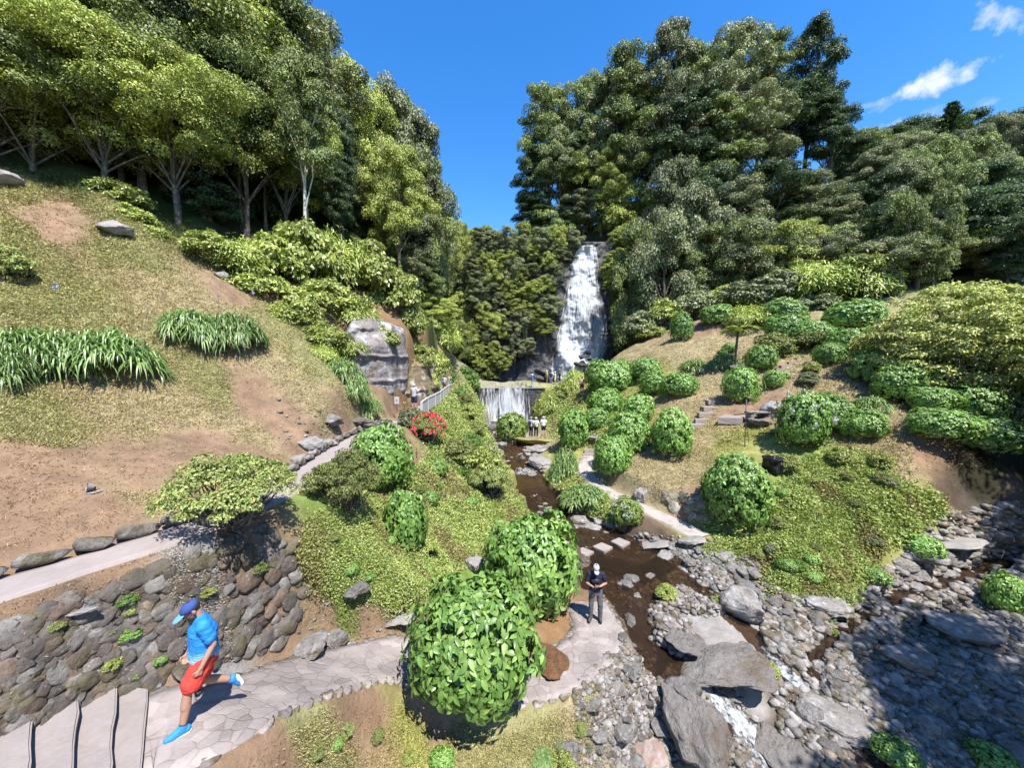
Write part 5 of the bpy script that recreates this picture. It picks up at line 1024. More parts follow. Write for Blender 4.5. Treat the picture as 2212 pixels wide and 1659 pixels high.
# garden steps and bench
def flight(name, lst, label, depth=.4, m='concrete'):
    e = empty(name); tag(e, label, 'steps')
    for (u0, v0, u1, v1, dd) in lst:
        x0, y0, z0, _ = hit(u0, v0); x1, y1, z1, _ = hit(u1, v1); y0, y1 = float(y0[0]), float(y1[0]); ym = (y0+y1)/2; z = max(float(z0[0]), float(z1[0]))+.06
        a0 = float(ray(u0, v0)[0])*ym; a1 = float(ray(u1, v1)[0])*ym
        pts = [(a0, ym), (a1, ym+.1), (a1+.1, ym+dd), (a0+.12, ym+dd-.05)]; link('step', slab_from(pts, z, .3, 'step', m, 3), e)
flight('garden_steps', [(1492,922,1545,922,.55),(1502,911,1550,910,.5),(1510,899,1558,897,.6),(1520,886,1568,884,.8),(1530,872,1572,868,1.1)], 'lower flight of pale stone steps beside the slate bench')
flight('upper_garden_steps', [(1666,805,1690,804,.5),(1678,799,1706,797,.5),(1688,793,1718,791,.5),(1704,785,1732,783,.6),(1722,777,1745,775,.6),(1738,771,1758,770,.6)], 'upper flight of stone steps crossing the dry grass slope')
flight('path_steps', [(1252,992,1284,992,.4),(1258,984,1290,983,.4),(1262,977,1295,975,.5)], 'short flight of stone steps at the upper end of the white path')
def garden_patches():
    for (pts, m, lab) in (([(1550,922),(1602,918),(1612,900),(1600,880),(1572,884)], 'soilpath', 'garden_terrace'),):
        x, y, z, _ = hit([p[0] for p in pts], [p[1] for p in pts]); zt = float(z.mean())+.06
        o = link(lab, slab_from(list(zip(x, y)), zt, .4, lab, 'pave', 2)); tag(o, kind='structure')
garden_patches()
def bench():
    x, y, z, _ = hit(1640, 905); x, y, z = float(x[0]), float(y[0]), float(z[0]); e = empty('slate_bench', (x, y, z-.05), .1)
    a = rough(boxm(1.7, .5, .10, .02, .42), .03); link('slab', a, e, MT['rock']); 
    for s in (-.6, .6): link('leg', rough(boxm(.25, .42, .44, .03).copy(), .03, 3, s), e, MT['rock']).location = (s, 0, -.03)
    tag(e, 'rough slate bench slab beside the lower garden steps', 'bench')
bench()
def signpost():
    D = 20.5; x = float(ray(1610, 930)[0])*D; z = float(ground(x, D)); zt = float(ray(1610, 872)[1])*D; h = zt-z
    e = empty('iron_stand', (x, D, z)); s = tube([(0, 0, -.1), (0, 0, h)], [.025, .02], 8); link('post', fast_mesh('post', s[0], s[1], smooth=True), e, MT['iron'])
    s = join(tube([(-.62, .03, h*.74), (.55, -.03, h*.80)], [.03, .03], 6), tube([(0, 0, h*.55), (.22, .0, h*.1)], [.015, .015], 5)); link('crossbar', fast_mesh('crossbar', s[0], s[1]), e, MT['iron'])
    s = tube([(0, 0, h*.86), (.02, 0, h*1.1)], [.035, .02], 6); link('finial', fast_mesh('finial', s[0], s[1]), e, MT['palerock']); tag(e, 'thin rusty iron post with a crossbar in front of the slate bench', 'post')
signpost()
def bag():
    x, y, z, _ = hit(1668, 1018); x, y, z = float(x[0]), float(y[0]), float(z[0]); e = empty('bin_bag', (x, y, z+.05))
    V0 = rock_mesh(401, 4, 1.1, .3); V0.materials.clear(); V = np.empty(len(V0.vertices)*3, np.float32); V0.vertices.foreach_get('co', V); V = V.reshape(-1, 3).astype(float)
    V *= .46; V[:, 2] *= 1.05; th = np.arctan2(V[:, 1], V[:, 0]); V[:, :2] *= (1+.10*np.sin(9*th)*np.clip(V[:, 2]/.3, -.3, 1)+.05*np.sin(17*th))[:, None]; V0.vertices.foreach_set('co', V.astype(np.float32).ravel()); V0.update()
    link('bag', V0, e, MT['black'], (0, 0, .3)); t = np.linspace(0, 6.283, 25); pr = np.stack([np.cos(t)*.42*(1+.05*np.sin(7*t)), np.sin(t)*.42, .62+.05*np.sin(5*t)], -1); s = tube(pr, .05, 6); link('rolled_rim', fast_mesh('rim', s[0], s[1], smooth=True), e, MT['black'])
    tag(e, 'black plastic bin bag folded over a bin on the right bank', 'bin bag')
bag()
def lamp():
    x, y, z, _ = hit(203, 1063); x, y, z = float(x[0]), float(y[0]), float(z[0]); e = empty('ground_spotlight', (x, y, z), -.6); s = tube([(0, 0, -.05), (0, 0, .10)], [.03, .03], 8); link('stake', fast_mesh('stake', s[0], s[1]), e, MT['iron'])
    s = tube([(-.0, .0, .10), (0, -.09, .13)], [.05, .075], 14); me = fast_mesh('housing', s[0], s[1], smooth=True); link('housing', me, e, MT['palerock'])
    s = tube([(0, -.07, .123), (0, -.085, .128)], [.066, .001], 14); link('glass', fast_mesh('glass', s[0], s[1]), e, MT['black']); p = link('base_stone', variant(ROCK[2], MT['palerock']), e); p.scale = (.18, .15, .05); tag(e, 'small round spotlight set on a stone in the bare left slope', 'spotlight')
lamp()
def plaque():
    D = 20.6; x = float(ray(857, 865)[0])*D; z = float(ray(857, 865)[1])*D; e = empty('slope_plaque', (x, float(D), z-.2)); link('board', boxm(.26, .03, .40, .008, 0), e, MT['white']); s = tube([(0, .03, -.5), (0, .03, .3)], .018, 6); link('stake', fast_mesh('stake', s[0], s[1]), e, MT['iron']); link('emblem', boxm(.10, .006, .14, 0, .13), e, MT['palerock']).location = (0, -.019, 0)
    tag(e, 'small white plaque on the earth slope left of the man in the white shirt', 'plaque')
plaque()
# ------------------------------------------------------------------ bare rock face left, earth cliff by the path
def outcrop(name, poly_px, D0, depth, m, label, seed, lean=.25, cat='rock', back=2.5, skew=0):
    us = [p[0] for p in poly_px]; vs = [p[1] for p in poly_px]; nu, nv = 60, 60; s1 = np.linspace(-1, 1, nu); S1, T1 = np.meshgrid(s1, np.linspace(-1, 1, nv))
    cxp, cyp = (min(us)+max(us))/2, (min(vs)+max(vs))/2; rx_, ry_ = (max(us)-min(us))/2, (max(vs)-min(vs))/2
    an = np.arctan2(T1, S1); xx = S1*np.sqrt(1-T1**2*.36); yy = T1*np.sqrt(1-S1**2*.36); k = 1+.14*fbm(np.cos(an)*1.8+seed, np.sin(an)*1.8, 0, 3)
    U = cxp+rx_*xx*k; Vv = cyp+ry_*yy*k; q = np.maximum(np.abs(S1), np.abs(T1)); D = D0+lean*(max(vs)-Vv)/F*D0+depth*(.35*q**2+.65*q**8)+skew*(U-cxp); a, b = ray(U, Vv)
    X, Y, Z = a*D, D, b*D; n1 = fbm(X*.9+seed, Z*.9, 0, 4); n2 = fbm(X*3+seed, Z*2, 1, 3); cr = np.minimum(np.abs(fbm(X*.55+seed*2, Z*.8, 5, 3)), .25)
    off = .35*n1+.07*n2+1.2*cr; X, Y, Z = a*(D+off), D+off, b*(D+off); V = np.stack([X, Y, Z], -1).reshape(-1, 3)
    B2 = V.copy(); B2[:, 1] += back; n = nu*nv; ii = (np.arange(nv-1)[:, None]*nu+np.arange(nu-1)[None]).ravel(); Fq = np.stack([ii, ii+nu, ii+nu+1, ii+1], 1); Fb = Fq[:, ::-1]+n
    rim = list(range(nu))+[nu*k+nu-1 for k in range(1, nv)]+[n-1-k for k in range(1, nu)]+[nu*(nv-1-k) for k in range(1, nv-1)]; rim = np.array(rim); r2 = np.roll(rim, -1); Fs = np.stack([rim, r2, r2+n, rim+n], 1)
    o = link(name, fast_mesh(name, np.vstack([V, B2]), np.vstack([Fq, Fb, Fs]), None, True), mat=MT[m]); tag(o, label, cat); return o
MT['cliffrock'] = mat('cliffrock', (.21, .185, .18), .85, noise=(.8, .25), bump=(3, 1, .15), alt=((.36, .35, .34), .9, .55, .05), rust=((.17, .12, .075), 1.4, .6, .05))
MT['earth'] = mat('earth', (.19, .135, .085), .95, noise=(1.2, .25), bump=(4, 1, .15), alt=((.42, .39, .36), 1.1, .58, .04), rust=((.16, .17, .05), 1.6, .58, .06))
outcrop('bare_rock_face', [(745,688),(858,862)], 19.6, 1.4, 'cliffrock', 'bare pale grey rock face under the bright bushes', 3, .35, skew=.026)
outcrop('earth_cliff', [(850,770),(928,892)], 24.6, 2.0, 'earth', 'reddish earth and rock cliff beside the railed path', 6, .8, skew=.06)
# ------------------------------------------------------------------ weir and waterfalls
def falls_mat(name, sx, dens, soft=3.0):
    m = bpy.data.materials.new(name); m.use_nodes = True; t = m.node_tree; t.nodes.clear(); o = N(t, 'ShaderNodeOutputMaterial'); d = N(t, 'ShaderNodeBsdfDiffuse'); d.inputs[0].default_value = (.62, .64, .67, 1); tr = N(t, 'ShaderNodeBsdfTransparent')
    tl = N(t, 'ShaderNodeBsdfTranslucent'); tl.inputs[0].default_value = (.4, .42, .45, 1); dm = N(t, 'ShaderNodeMixShader'); dm.inputs[0].default_value = .3; t.links.new(d.outputs[0], dm.inputs[1]); t.links.new(tl.outputs[0], dm.inputs[2])
    uv = N(t, 'ShaderNodeAttribute', attribute_name='fl'); mp = N(t, 'ShaderNodeVectorMath', operation='MULTIPLY'); t.links.new(uv.outputs['Vector'], mp.inputs[0]); mp.inputs[1].default_value = (sx, sx*.09, 1)
    n = N(t, 'ShaderNodeTexNoise'); n.inputs['Scale'].default_value = 1; n.inputs['Detail'].default_value = 7; n.inputs['Roughness'].default_value = .72; t.links.new(mp.outputs[0], n.inputs[0])
    mp2 = N(t, 'ShaderNodeVectorMath', operation='MULTIPLY'); t.links.new(uv.outputs['Vector'], mp2.inputs[0]); mp2.inputs[1].default_value = (sx*.22, sx*.07, 1); n2 = N(t, 'ShaderNodeTexNoise'); n2.inputs['Scale'].default_value = 1; n2.inputs['Detail'].default_value = 3; t.links.new(mp2.outputs[0], n2.inputs[0])
    a = N(t, 'ShaderNodeAttribute', attribute_name='Col'); f = M_(t, 'ADD', M_(t, 'MULTIPLY', n.outputs[0], 1.1), M_(t, 'MULTIPLY', n2.outputs[0], .8)); f = M_(t, 'ADD', f, M_(t, 'MULTIPLY_ADD', a.outputs['Fac'], dens, -1.32)); f = M_(t, 'MULTIPLY', f, soft); f.node.use_clamp = True
    mx = N(t, 'ShaderNodeMixShader'); t.links.new(f, mx.inputs[0]); t.links.new(tr.outputs[0], mx.inputs[1]); t.links.new(dm.outputs[0], mx.inputs[2]); t.links.new(mx.outputs[0], o.inputs[0]); return m
MT['falls'] = falls_mat('falls', 5.0, 1.3, 1.7); MT['weirfalls'] = falls_mat('weirfalls', 6.0, .58, 4)
def grid_px(left, right, nu, nv, Df, prof):
    "grid between two outlines given at rows v; returns u, v arrays"
    vv = np.linspace(prof[0], prof[1], nv); L = np.interp(vv, [p[0] for p in left], [p[1] for p in left]); Rr = np.interp(vv, [p[0] for p in right], [p[1] for p in right])
    s = np.linspace(0, 1, nu); U = L[:, None]+(Rr-L)[:, None]*s; Vv = np.repeat(vv[:, None], nu, 1); return U, Vv, np.repeat(s[None], nv, 0)
def cliffD(U, Vv):
    t = np.clip((840-Vv)/310, 0, 1); base = 61.0+3.2*t; a, b = ray(U, Vv); X, Z = a*62, b*62
    led = .9*smoothstep(.40, .36, np.abs(t-.30)/.30*0+np.abs(vfrac(X, Z)-.5))*0
    bulge = -1.5*np.exp(-((U-1262)/26)**2-((Vv-690)/52)**2)-1.1*np.exp(-((U-1212)/18)**2-((Vv-765)/30)**2)-1.2*np.exp(-((U-1245)/30)**2-((Vv-790)/24)**2)
    return base+bulge+.5*fbm(X*.5, Z*.5, 2, 4)+.35*np.minimum(np.abs(fbm(X*.45, Z*.9, 7, 3)), .4)
def vfrac(X, Z): return Z*0
U, Vv, S_ = grid_px([(515,1165),(560,1110),(640,1060),(850,1020)], [(515,1330),(620,1350),(700,1345),(850,1300)], 150, 130, None, (522, 848))
D = cliffD(U, Vv); D = D+np.clip((1210-U)/60, 0, 3)*.8+np.clip((U-1300)/40, 0, 1)*1.0; a, b = ray(U, Vv); V = np.stack([a*D, D, b*D], -1); nv, nu = U.shape
B2 = V.copy(); B2[..., 1] += 4; n = nu*nv; ii = (np.arange(nv-1)[:, None]*nu+np.arange(nu-1)[None]).ravel(); Fq = np.stack([ii, ii+nu, ii+nu+1, ii+1], 1)
rim = np.array(list(range(nu))+[nu*k+nu-1 for k in range(1, nv)]+[n-1-k for k in range(1, nu)]+[nu*(nv-1-k) for k in range(1, nv-1)]); r2 = np.roll(rim, -1)
o = link('rock_cliff', fast_mesh('rock_cliff', np.vstack([V.reshape(-1, 3), B2.reshape(-1, 3)]), np.vstack([Fq, Fq[:, ::-1]+n, np.stack([rim, r2, r2+n, rim+n], 1)]), None, True), mat=MT['darkrock']); tag(o, 'wet black rock cliff behind the tall waterfall', 'cliff')
U, Vv, S_ = grid_px([(528,1262),(540,1246),(570,1236),(620,1222),(680,1210),(740,1194),(800,1180),(830,1176)], [(528,1284),(545,1291),(600,1296),(640,1303),(700,1312),(745,1316),(775,1300),(800,1274),(832,1246)], 90, 160, None, (528, 832))
D = cliffD(U, Vv)-.35-.25*np.clip(fbm(U*.12, Vv*.02, 3, 3), -1, 1); a, b = ray(U, Vv); V = np.stack([a*D, D, b*D], -1); V[0] += np.array([0, 1.5, .1])
t = (Vv-528)/304; edge = np.minimum(S_, 1-S_)*2
den = .88-.55*np.clip(1-edge*2.6, 0, 1)+.3*np.clip(1-t*3.5, 0, 1)-.38*np.exp(-((U-1278)/15)**2-((Vv-690)/38)**2)-.16*np.exp(-((U-1250)/9)**2-((Vv-705)/30)**2)-.2*np.exp(-((U-1290)/12)**2-((Vv-580)/50)**2)+.16*np.exp(-((Vv-640-.012*(U-1262)**2)/7)**2)+.25*np.clip((t-.78)*4, 0, 1)*np.exp(-((U-1222)/20)**2)-.25*np.exp(-((U-1196)/8)**2-((Vv-700)/60)**2)-.12
den = den+.10*fbm(U*.05, Vv*.03, 1, 3)
nv, nu = U.shape; ii = (np.arange(nv-1)[:, None]*nu+np.arange(nu-1)[None]).ravel()
def add_fl(me, x, z): 
    at = me.attributes.new('fl', 'FLOAT_VECTOR', 'POINT'); at.data.foreach_set('vector', np.stack([x.ravel(), z.ravel(), 0*x.ravel()], -1).astype(np.float32).ravel())
me = fast_mesh('tall_waterfall', V.reshape(-1, 3), np.stack([ii, ii+nu, ii+nu+1, ii+1], 1), np.repeat(den.reshape(-1, 1), 3, 1), True); add_fl(me, (S_-.5)*7.5*(1-.25*t), V[..., 2]*1.0)
wf = empty('waterfall', (0, 0, 0)); tag(wf, 'tall white waterfall spreading down the dark cliff', 'waterfall'); link('veil', me, wf, MT['falls'])
# vegetation clinging to the cliff round the fall
g = np.random.default_rng(41); kept = []
for i in range(900):
    u = g.uniform(1020, 1345); v = g.uniform(515, 815)
    lft = np.interp(v, [528,540,570,620,680,740,800,830], [1262,1246,1236,1222,1210,1198,1188,1180]); rgt = np.interp(v, [528,545,600,640,700,745,830], [1284,1291,1298,1306,1316,1318,1318])
    if lft-20 < u < rgt+16 or (v > 760 and u > 1090) or (v > 715 and 1120 < u < 1200 and g.random() < .7): continue
    if any((u-a)**2+(v-b)**2 < 27**2 for a, b in kept): continue
    kept.append((u, v)); D = float(cliffD(np.array([u]), np.array([v]))[0])-.3; a, b = ray(u, v); w_ = g.uniform(3.0, 4.6); h_ = g.uniform(3.2, 5.2)
    put_tree(['low1', 'broad3', 'low3', 'broad2'][int(g.integers(4))], float(a)*D, D, float(b)*D-h_*.5, h_, w_, g.uniform(0, 6), 'leafy bush clinging to the cliff face around the tall waterfall', 'bushes on the waterfall cliff', name='cliff_bush')
# falling strands, spray rocks
def strands(U, Vv, V, n, w0, w1, seed, seg=(8, 30), off=.15, prob=None):
    g = np.random.default_rng(seed); nv, nu = U.shape; out = []
    for _ in range(n):
        j = int(g.integers(2, nu-2)); i0 = int(g.integers(0, nv-10)); L = int(g.integers(*seg)); i1 = min(nv-1, i0+L)
        if prob is not None and g.random() > prob[i0, j]: continue
        c = V[i0:i1:2, j].copy(); 
        if len(c) < 3: continue
        c[:, 1] -= off*g.random(); c[:, 0] += .05*np.cumsum(g.normal(size=len(c)))*.6; wd = g.uniform(w0, w1)*np.sin(np.linspace(.15, 3.0, len(c)))[:, None]
        Lf = c-np.array([1, 0, 0])*wd; Rt = c+np.array([1, 0, 0])*wd; Cn = c-np.array([0, 1, 0])*wd*.8; W = np.stack([Lf, Cn, Rt], 1); k = len(c); Fc = []
        for q in range(k-1):
            for r_ in (0, 1): Fc.append([q*3+r_, q*3+r_+1, q*3+r_+4, q*3+r_+3])
        out.append((W.reshape(-1, 3), np.array(Fc), None))
    return join(*out)
MT['foam'] = mat('foam', (.55, .57, .6), .6)
s = strands(U, Vv, V, 380, .012, .045, 3, prob=np.clip(den*.9, 0, 1)); link('strands', fast_mesh('strands', s[0], s[1], None, True), wf, MT['foam'])
g = np.random.default_rng(12)
for i, (u, v, w_) in enumerate([(1258,768,22),(1270,760,16),(1250,785,24),(1266,788,16),(1240,805,20),(1252,812,16),(1232,820,16),(1246,826,14),(1275,775,12),(1176,800,34),(1190,812,28),(1165,815,30),(1150,822,24),(1205,822,22),(1140,828,18),(1178,826,20)]):
    D = 58.5; a, b = ray(u, v); r = w_*D/F/2; put_rock(float(a)*D, D+g.uniform(-.5, .5), float(b)*D-.2*r, r*1.2, r*1.2, r, 'wet black rock heaped at the foot of the tall waterfall', 'wet rocks under the waterfall', me=variant(ROCK[i % 8], MT['darkrock']))
for i in range(26):
    u = 985+i*7.5+g.uniform(-3, 3); D = g.uniform(48.9, 51); x = float(ray(u, 830)[0])*D; r = g.uniform(.25, .6); put_rock(x, D, -3.15+.1*r, r*1.5, r, r*.8, 'pale stone lying on top of the weir', 'stones on the weir', me=variant(ROCK[i % 8], MT['palerock']))
# weir
xl, xr = float(ray(978, 840)[0])*48, float(ray(1170, 840)[0])*48
e = empty('weir', ((xl+xr)/2, 48.1, -7.6)); tag(e, 'stone weir wall with water curtains falling over it', 'weir')
me = boxm(xr-xl, .9, 4.5, .05); link('wall', rough(me, .02), e, MT['darkrock']); me = boxm(xr-xl+.4, 1.1, .14, .03, 4.5); link('coping', me, e, MT['palerock']).location = (0, -.02, 0)
def veil_flat(name, u0, u1, v0, v1, D0, D1, den_f, par, m, sc_, nu=70, nv=60, seed=1):
    U = np.linspace(u0, u1, nu)[None]+np.zeros((nv, 1)); Vv = np.linspace(v0, v1, nv)[:, None]+np.zeros((1, nu)); D = D0+(D1-D0)*((Vv-v0)/(v1-v0))**2; a, b = ray(U, Vv); V = np.stack([a*D, D, b*D], -1)
    V[..., 1] -= .12*fbm(V[..., 0]*2.5, V[..., 2]*.4, seed, 3); ii = (np.arange(nv-1)[:, None]*nu+np.arange(nu-1)[None]).ravel(); dn = den_f(U, Vv)
    off = np.array(par.location); me = fast_mesh(name, V.reshape(-1, 3)-off, np.stack([ii, ii+nu, ii+nu+1, ii+1], 1), np.repeat(dn.reshape(-1, 1), 3, 1), True); add_fl(me, V[..., 0]*sc_, V[..., 2]*sc_); link(name, me, par, MT[m]); return U, Vv, V, dn
def dw(U, Vv):
    t = (Vv-838)/70; d = .62+.5*np.exp(-((U-1098)/26)**2)+.12*np.exp(-((U-1060)/14)**2)-.35*np.clip((U-1125)/25, 0, 1)-.3*np.clip((1045-U)/12, 0, 1)+.3*np.clip((t-.75)*4, 0, 1); return d+.14*fbm(U*.13, U*0, 2, 3)
U2, V2, W2, dn = veil_flat('curtain', 1036, 1150, 838, 910, 47.45, 46.9, dw, e, 'weirfalls', 1.0)
s = strands(U2, V2, W2, 200, .008, .028, 8, seg=(14, 50), off=.06, prob=np.clip(dn*.8, 0, 1)); link('strands', fast_mesh('strands', s[0]-np.array(e.location), s[1], None, True), e, MT['foam'])
# moss on both ends of the weir
for (u, v, w_, h_, k, lab) in [(1005,872,70,62,'fine','mossy green growth covering the left end of the weir'),(1190,868,66,52,'feather','golden green moss growth covering the right end of the weir'),(1235,905,60,60,'feather','hanging golden moss beside the three hikers'),(1212,880,60,50,'olive','mossy mound below the path landing right of the weir'),(1160,892,26,40,'leafy','dark little bush in the corner right of the curtain'),(1245,880,50,50,'feather','mossy mound under the hiker in red shorts')]:
    B(u, v, w_, h_, k, lab, 'mossy growth at the weir', D=46.5 if u < 1170 else 43)
# footbridge landing
x, y = float(ray(1275, 850)[0])*39.3, 39.3; o = link('landing_slab', boxm(2.4, 1.6, .18, .03), loc=(x, y, -3.2), mat=MT['concrete']); tag(o, 'small concrete landing the hiker in red shorts walks on', 'landing')
# railing along the upper path
def railing():
    e = empty('white_railing', (0, 0, 0)); tag(e, 'white concrete railing on the stream side of the upper path', 'railing')
    pl = PL['upper_path']; rows = pl[(pl[:, 1] > 20.5) & (pl[:, 1] < 46)]; L = np.concatenate([[0], np.cumsum(np.linalg.norm(np.diff(rows[:, :2], axis=0), axis=1))])
    P = lambda s: np.array([np.interp(s, L, rows[:, 0])+np.interp(s, L, rows[:, 3])+.12, np.interp(s, L, rows[:, 1]), np.interp(s, L, rows[:, 2])])
    S = np.arange(0, L[-1], 2.6)
    for i, s in enumerate(S):
        p = P(s); o = link('post', boxm(.14, .14, 1.05, .015, -.1), e, MT['white'], tuple(p))
        if i+1 < len(S):
            q = P(S[i+1]); d = q-p; an = math.atan2(d[1], d[0]); l = float(np.linalg.norm(d)); mid = (p+q)/2
            for nm, hh, z0, th in (('top_rail', .10, .86, .11), ('panel', .72, .12, .07)):
                o = link(nm, boxm(l-.146, th, hh, .01, z0), e, MT['white'], tuple(mid)); o.rotation_euler = (0, 0, an)
railing()
# red-brown soil bank under the big hydrangeas
o = rock_px(1185,1345,88,130,'mound of bare orange-brown earth between the hydrangea and the path', m='soil', k=8, flat=.55, lift=.0, D=9.0); o.name = 'earth_mound'; o['category'] = 'earth mound'
# ------------------------------------------------------------------ people
def cap_geo(p0, p1, r0, r1, sides=14, flat=None):
    p0 = np.array(p0, float); p1 = np.array(p1, float); d = p1-p0; L = np.linalg.norm(d); d = d/max(L, 1e-6)
    ref = np.array([0, 1., 0]) if abs(d[1]) < .9 else np.array([1., 0, 0]); a = unit(np.cross(d, ref)); b = np.cross(d, a); an = np.linspace(0, 2*math.pi, sides, endpoint=False); rings = []
    for t in (-1.45, -1.1, -.75, -.4, 0): rings.append((p0+d*r0*math.sin(t), r0*max(math.cos(t), .02)))
    rings.append(((p0+p1)/2, (r0+r1)/2))
    for t in (0, .4, .75, 1.1, 1.45): rings.append((p1+d*r1*math.sin(t), r1*max(math.cos(t), .02)))
    V = np.concatenate([c+r*(np.cos(an)[:, None]*a+np.sin(an)[:, None]*b) for c, r in rings]); n = len(rings); Fc = []
    for i in range(n-1):
        for j in range(sides): k = (j+1) % sides; Fc.append([i*sides+j, i*sides+k, (i+1)*sides+k, (i+1)*sides+j])
    V = np.vstack([V, rings[0][0]-d*r0*.01, rings[-1][0]+d*r1*.01]); m = len(V)
    for j in range(sides): k = (j+1) % sides; Fc.append([m-2, k, j, j]); Fc.append([m-1, (n-1)*sides+j, (n-1)*sides+k, (n-1)*sides+k])
    return V, Fc
def loft_geo(secs, sides=20):
    "sections (centre, rx, ry) bottom to top, closed"
    an = np.linspace(0, 2*math.pi, sides, endpoint=False); V = []; Fc = []
    for c, rx, ry in secs: V.append(np.array(c, float)+np.stack([np.cos(an)*rx, np.sin(an)*ry, 0*an], -1))
    V = np.concatenate(V); n = len(secs)
    for i in range(n-1):
        for j in range(sides): k = (j+1) % sides; Fc.append([i*sides+j, i*sides+k, (i+1)*sides+k, (i+1)*sides+j])
    V = np.vstack([V, np.array(secs[0][0]), np.array(secs[-1][0])]); m = len(V)
    for j in range(sides): k = (j+1) % sides; Fc.append([m-2, k, j, j]); Fc.append([m-1, (n-1)*sides+j, (n-1)*sides+k, (n-1)*sides+k])
    return V, Fc
def ell_geo(c, r, rot=None):
    secs = []
    V = []; Fc = []; S = 14; T = 10
    for i in range(T+1):
        ph = math.pi*(i/T); ph = min(max(ph, .03), math.pi-.03)
        for j in range(S): th = 2*math.pi*j/S; V.append((math.sin(ph)*math.cos(th), math.sin(ph)*math.sin(th), -math.cos(ph)))
    for i in range(T):
        for j in range(S): k = (j+1) % S; Fc.append([i*S+j, i*S+k, (i+1)*S+k, (i+1)*S+j])
    V = np.array(V)*np.array(r); 
    if rot is not None: V = V@np.array(rot.to_3x3().transposed())
    V = V+np.array(c); V = np.vstack([V, V[:S].mean(0), V[-S:].mean(0)]); m = len(V)
    for j in range(S): k = (j+1) % S; Fc.append([m-2, k, j, j]); Fc.append([m-1, T*S+j, T*S+k, T*S+k])
    return V, Fc
def skinned(name, pieces, voxel, m, parent, smooth=3, fold=0, seed=0):
    bm = bmesh.new()
    for V, Fc in pieces:
        vs = [bm.verts.new(v) for v in V]
        for f in Fc:
            f = list(dict.fromkeys(f))
            if len(f) > 2:
                try: bm.faces.new([vs[i] for i in f])
                except ValueError: pass
    bmesh.ops.recalc_face_normals(bm, faces=bm.faces); me = bpy.data.meshes.new(name); bm.to_mesh(me); bm.free()
    o = bpy.data.objects.new(name, me); C.objects.link(o); md = o.modifiers.new('r', 'REMESH'); md.mode = 'VOXEL'; md.voxel_size = voxel; md.use_smooth_shade = True
    if smooth: s = o.modifiers.new('s', 'SMOOTH'); s.factor = .5; s.iterations = smooth
    bpy.context.view_layer.update(); dg = bpy.context.evaluated_depsgraph_get(); me2 = bpy.data.meshes.new_from_object(o.evaluated_get(dg)); me2.name = name
    o.modifiers.clear(); o.data = me2; bpy.data.meshes.remove(me); me2.materials.clear(); me2.materials.append(m)
    if fold:
        V = np.empty(len(me2.vertices)*3, np.float32); me2.vertices.foreach_get('co', V); V = V.reshape(-1, 3).astype(float); Nn = np.empty(len(me2.vertices)*3, np.float32); me2.vertices.foreach_get('normal', Nn)
        V += Nn.reshape(-1, 3)*(fold*fbm(V[:, 0]*7+seed, V[:, 1]*7, V[:, 2]*13, 3))[:, None]; me2.vertices.foreach_set('co', V.astype(np.float32).ravel()); me2.update()
    me2.polygons.foreach_set('use_smooth', np.ones(len(me2.polygons), bool)); o.parent = parent; return o
def cm(name, c, rough=.8, bump=None): return mat(name, c, rough, noise=(9, .08), bump=bump)
SKIN = cm('skin', (.36, .20, .14), .55); HAIR = cm('hair', (.035, .025, .02), .6)
STAND = dict(pel=(0,0,.94), chest=(0,.0,1.26), neck=(0,-.01,1.47), head=(0,.02,1.63), hp=0,
 L=dict(hip=(-.095,0,.91), knee=(-.11,.02,.50), ank=(-.115,-.03,.085), toe=(-.14,.15,.035), sh=(-.185,-.01,1.41), el=(-.25,-.03,1.13), wr=(-.26,.05,.89), fd=(0,.15,-1)),
 Rr=dict(hip=(.095,0,.91), knee=(.11,.02,.50), ank=(.115,-.03,.085), toe=(.14,.15,.035), sh=(.185,-.01,1.41), el=(.25,-.03,1.13), wr=(.26,.05,.89), fd=(0,.15,-1)))
def hand(wr, fd, side, palm_n, curl=.5, fr=.0088):
    "palm, four bent fingers of unequal length and a thumb leaving its side; palm_n points out of the palm"
    wr = np.array(wr, float); f = unit(np.array(fd, float)); n = unit(np.array(palm_n, float)-f*np.dot(palm_n, f)); s = np.cross(f, n)*side; out = []
    for k in (-.03, -.01, .012, .03): out.append(cap_geo(wr+f*.01+s*k*.55, wr+f*.085+s*k, .015, .013, 8))
    for k, L in ((-.031, .058), (-.0105, .075), (.0115, .080), (.032, .070)):
        b = wr+f*.088+s*k; c1 = unit(f*(1-curl*.5)+n*curl*.7); c2 = unit(f*(1-curl)+n*curl*1.2); c3 = unit(f*(.6-curl)+n*curl*1.3); p1 = b+c1*L*.45; p2 = p1+c2*L*.33; p3 = p2+c3*L*.24
        out += [cap_geo(b-f*.01, p1, fr, fr*.95, 8), cap_geo(p1, p2, fr*.95, fr*.9, 8), cap_geo(p2, p3, fr*.9, fr*.8, 8)]
    b = wr+f*.03+s*.03; t1 = b+unit(f*.6+s*.8+n*.3)*.042; t2 = t1+unit(f*.9+s*.15+n*.5)*.032; out += [cap_geo(b-s*.015, t1, .014, .0105, 8), cap_geo(t1, t2, .0105, .0085, 8)]
    return out
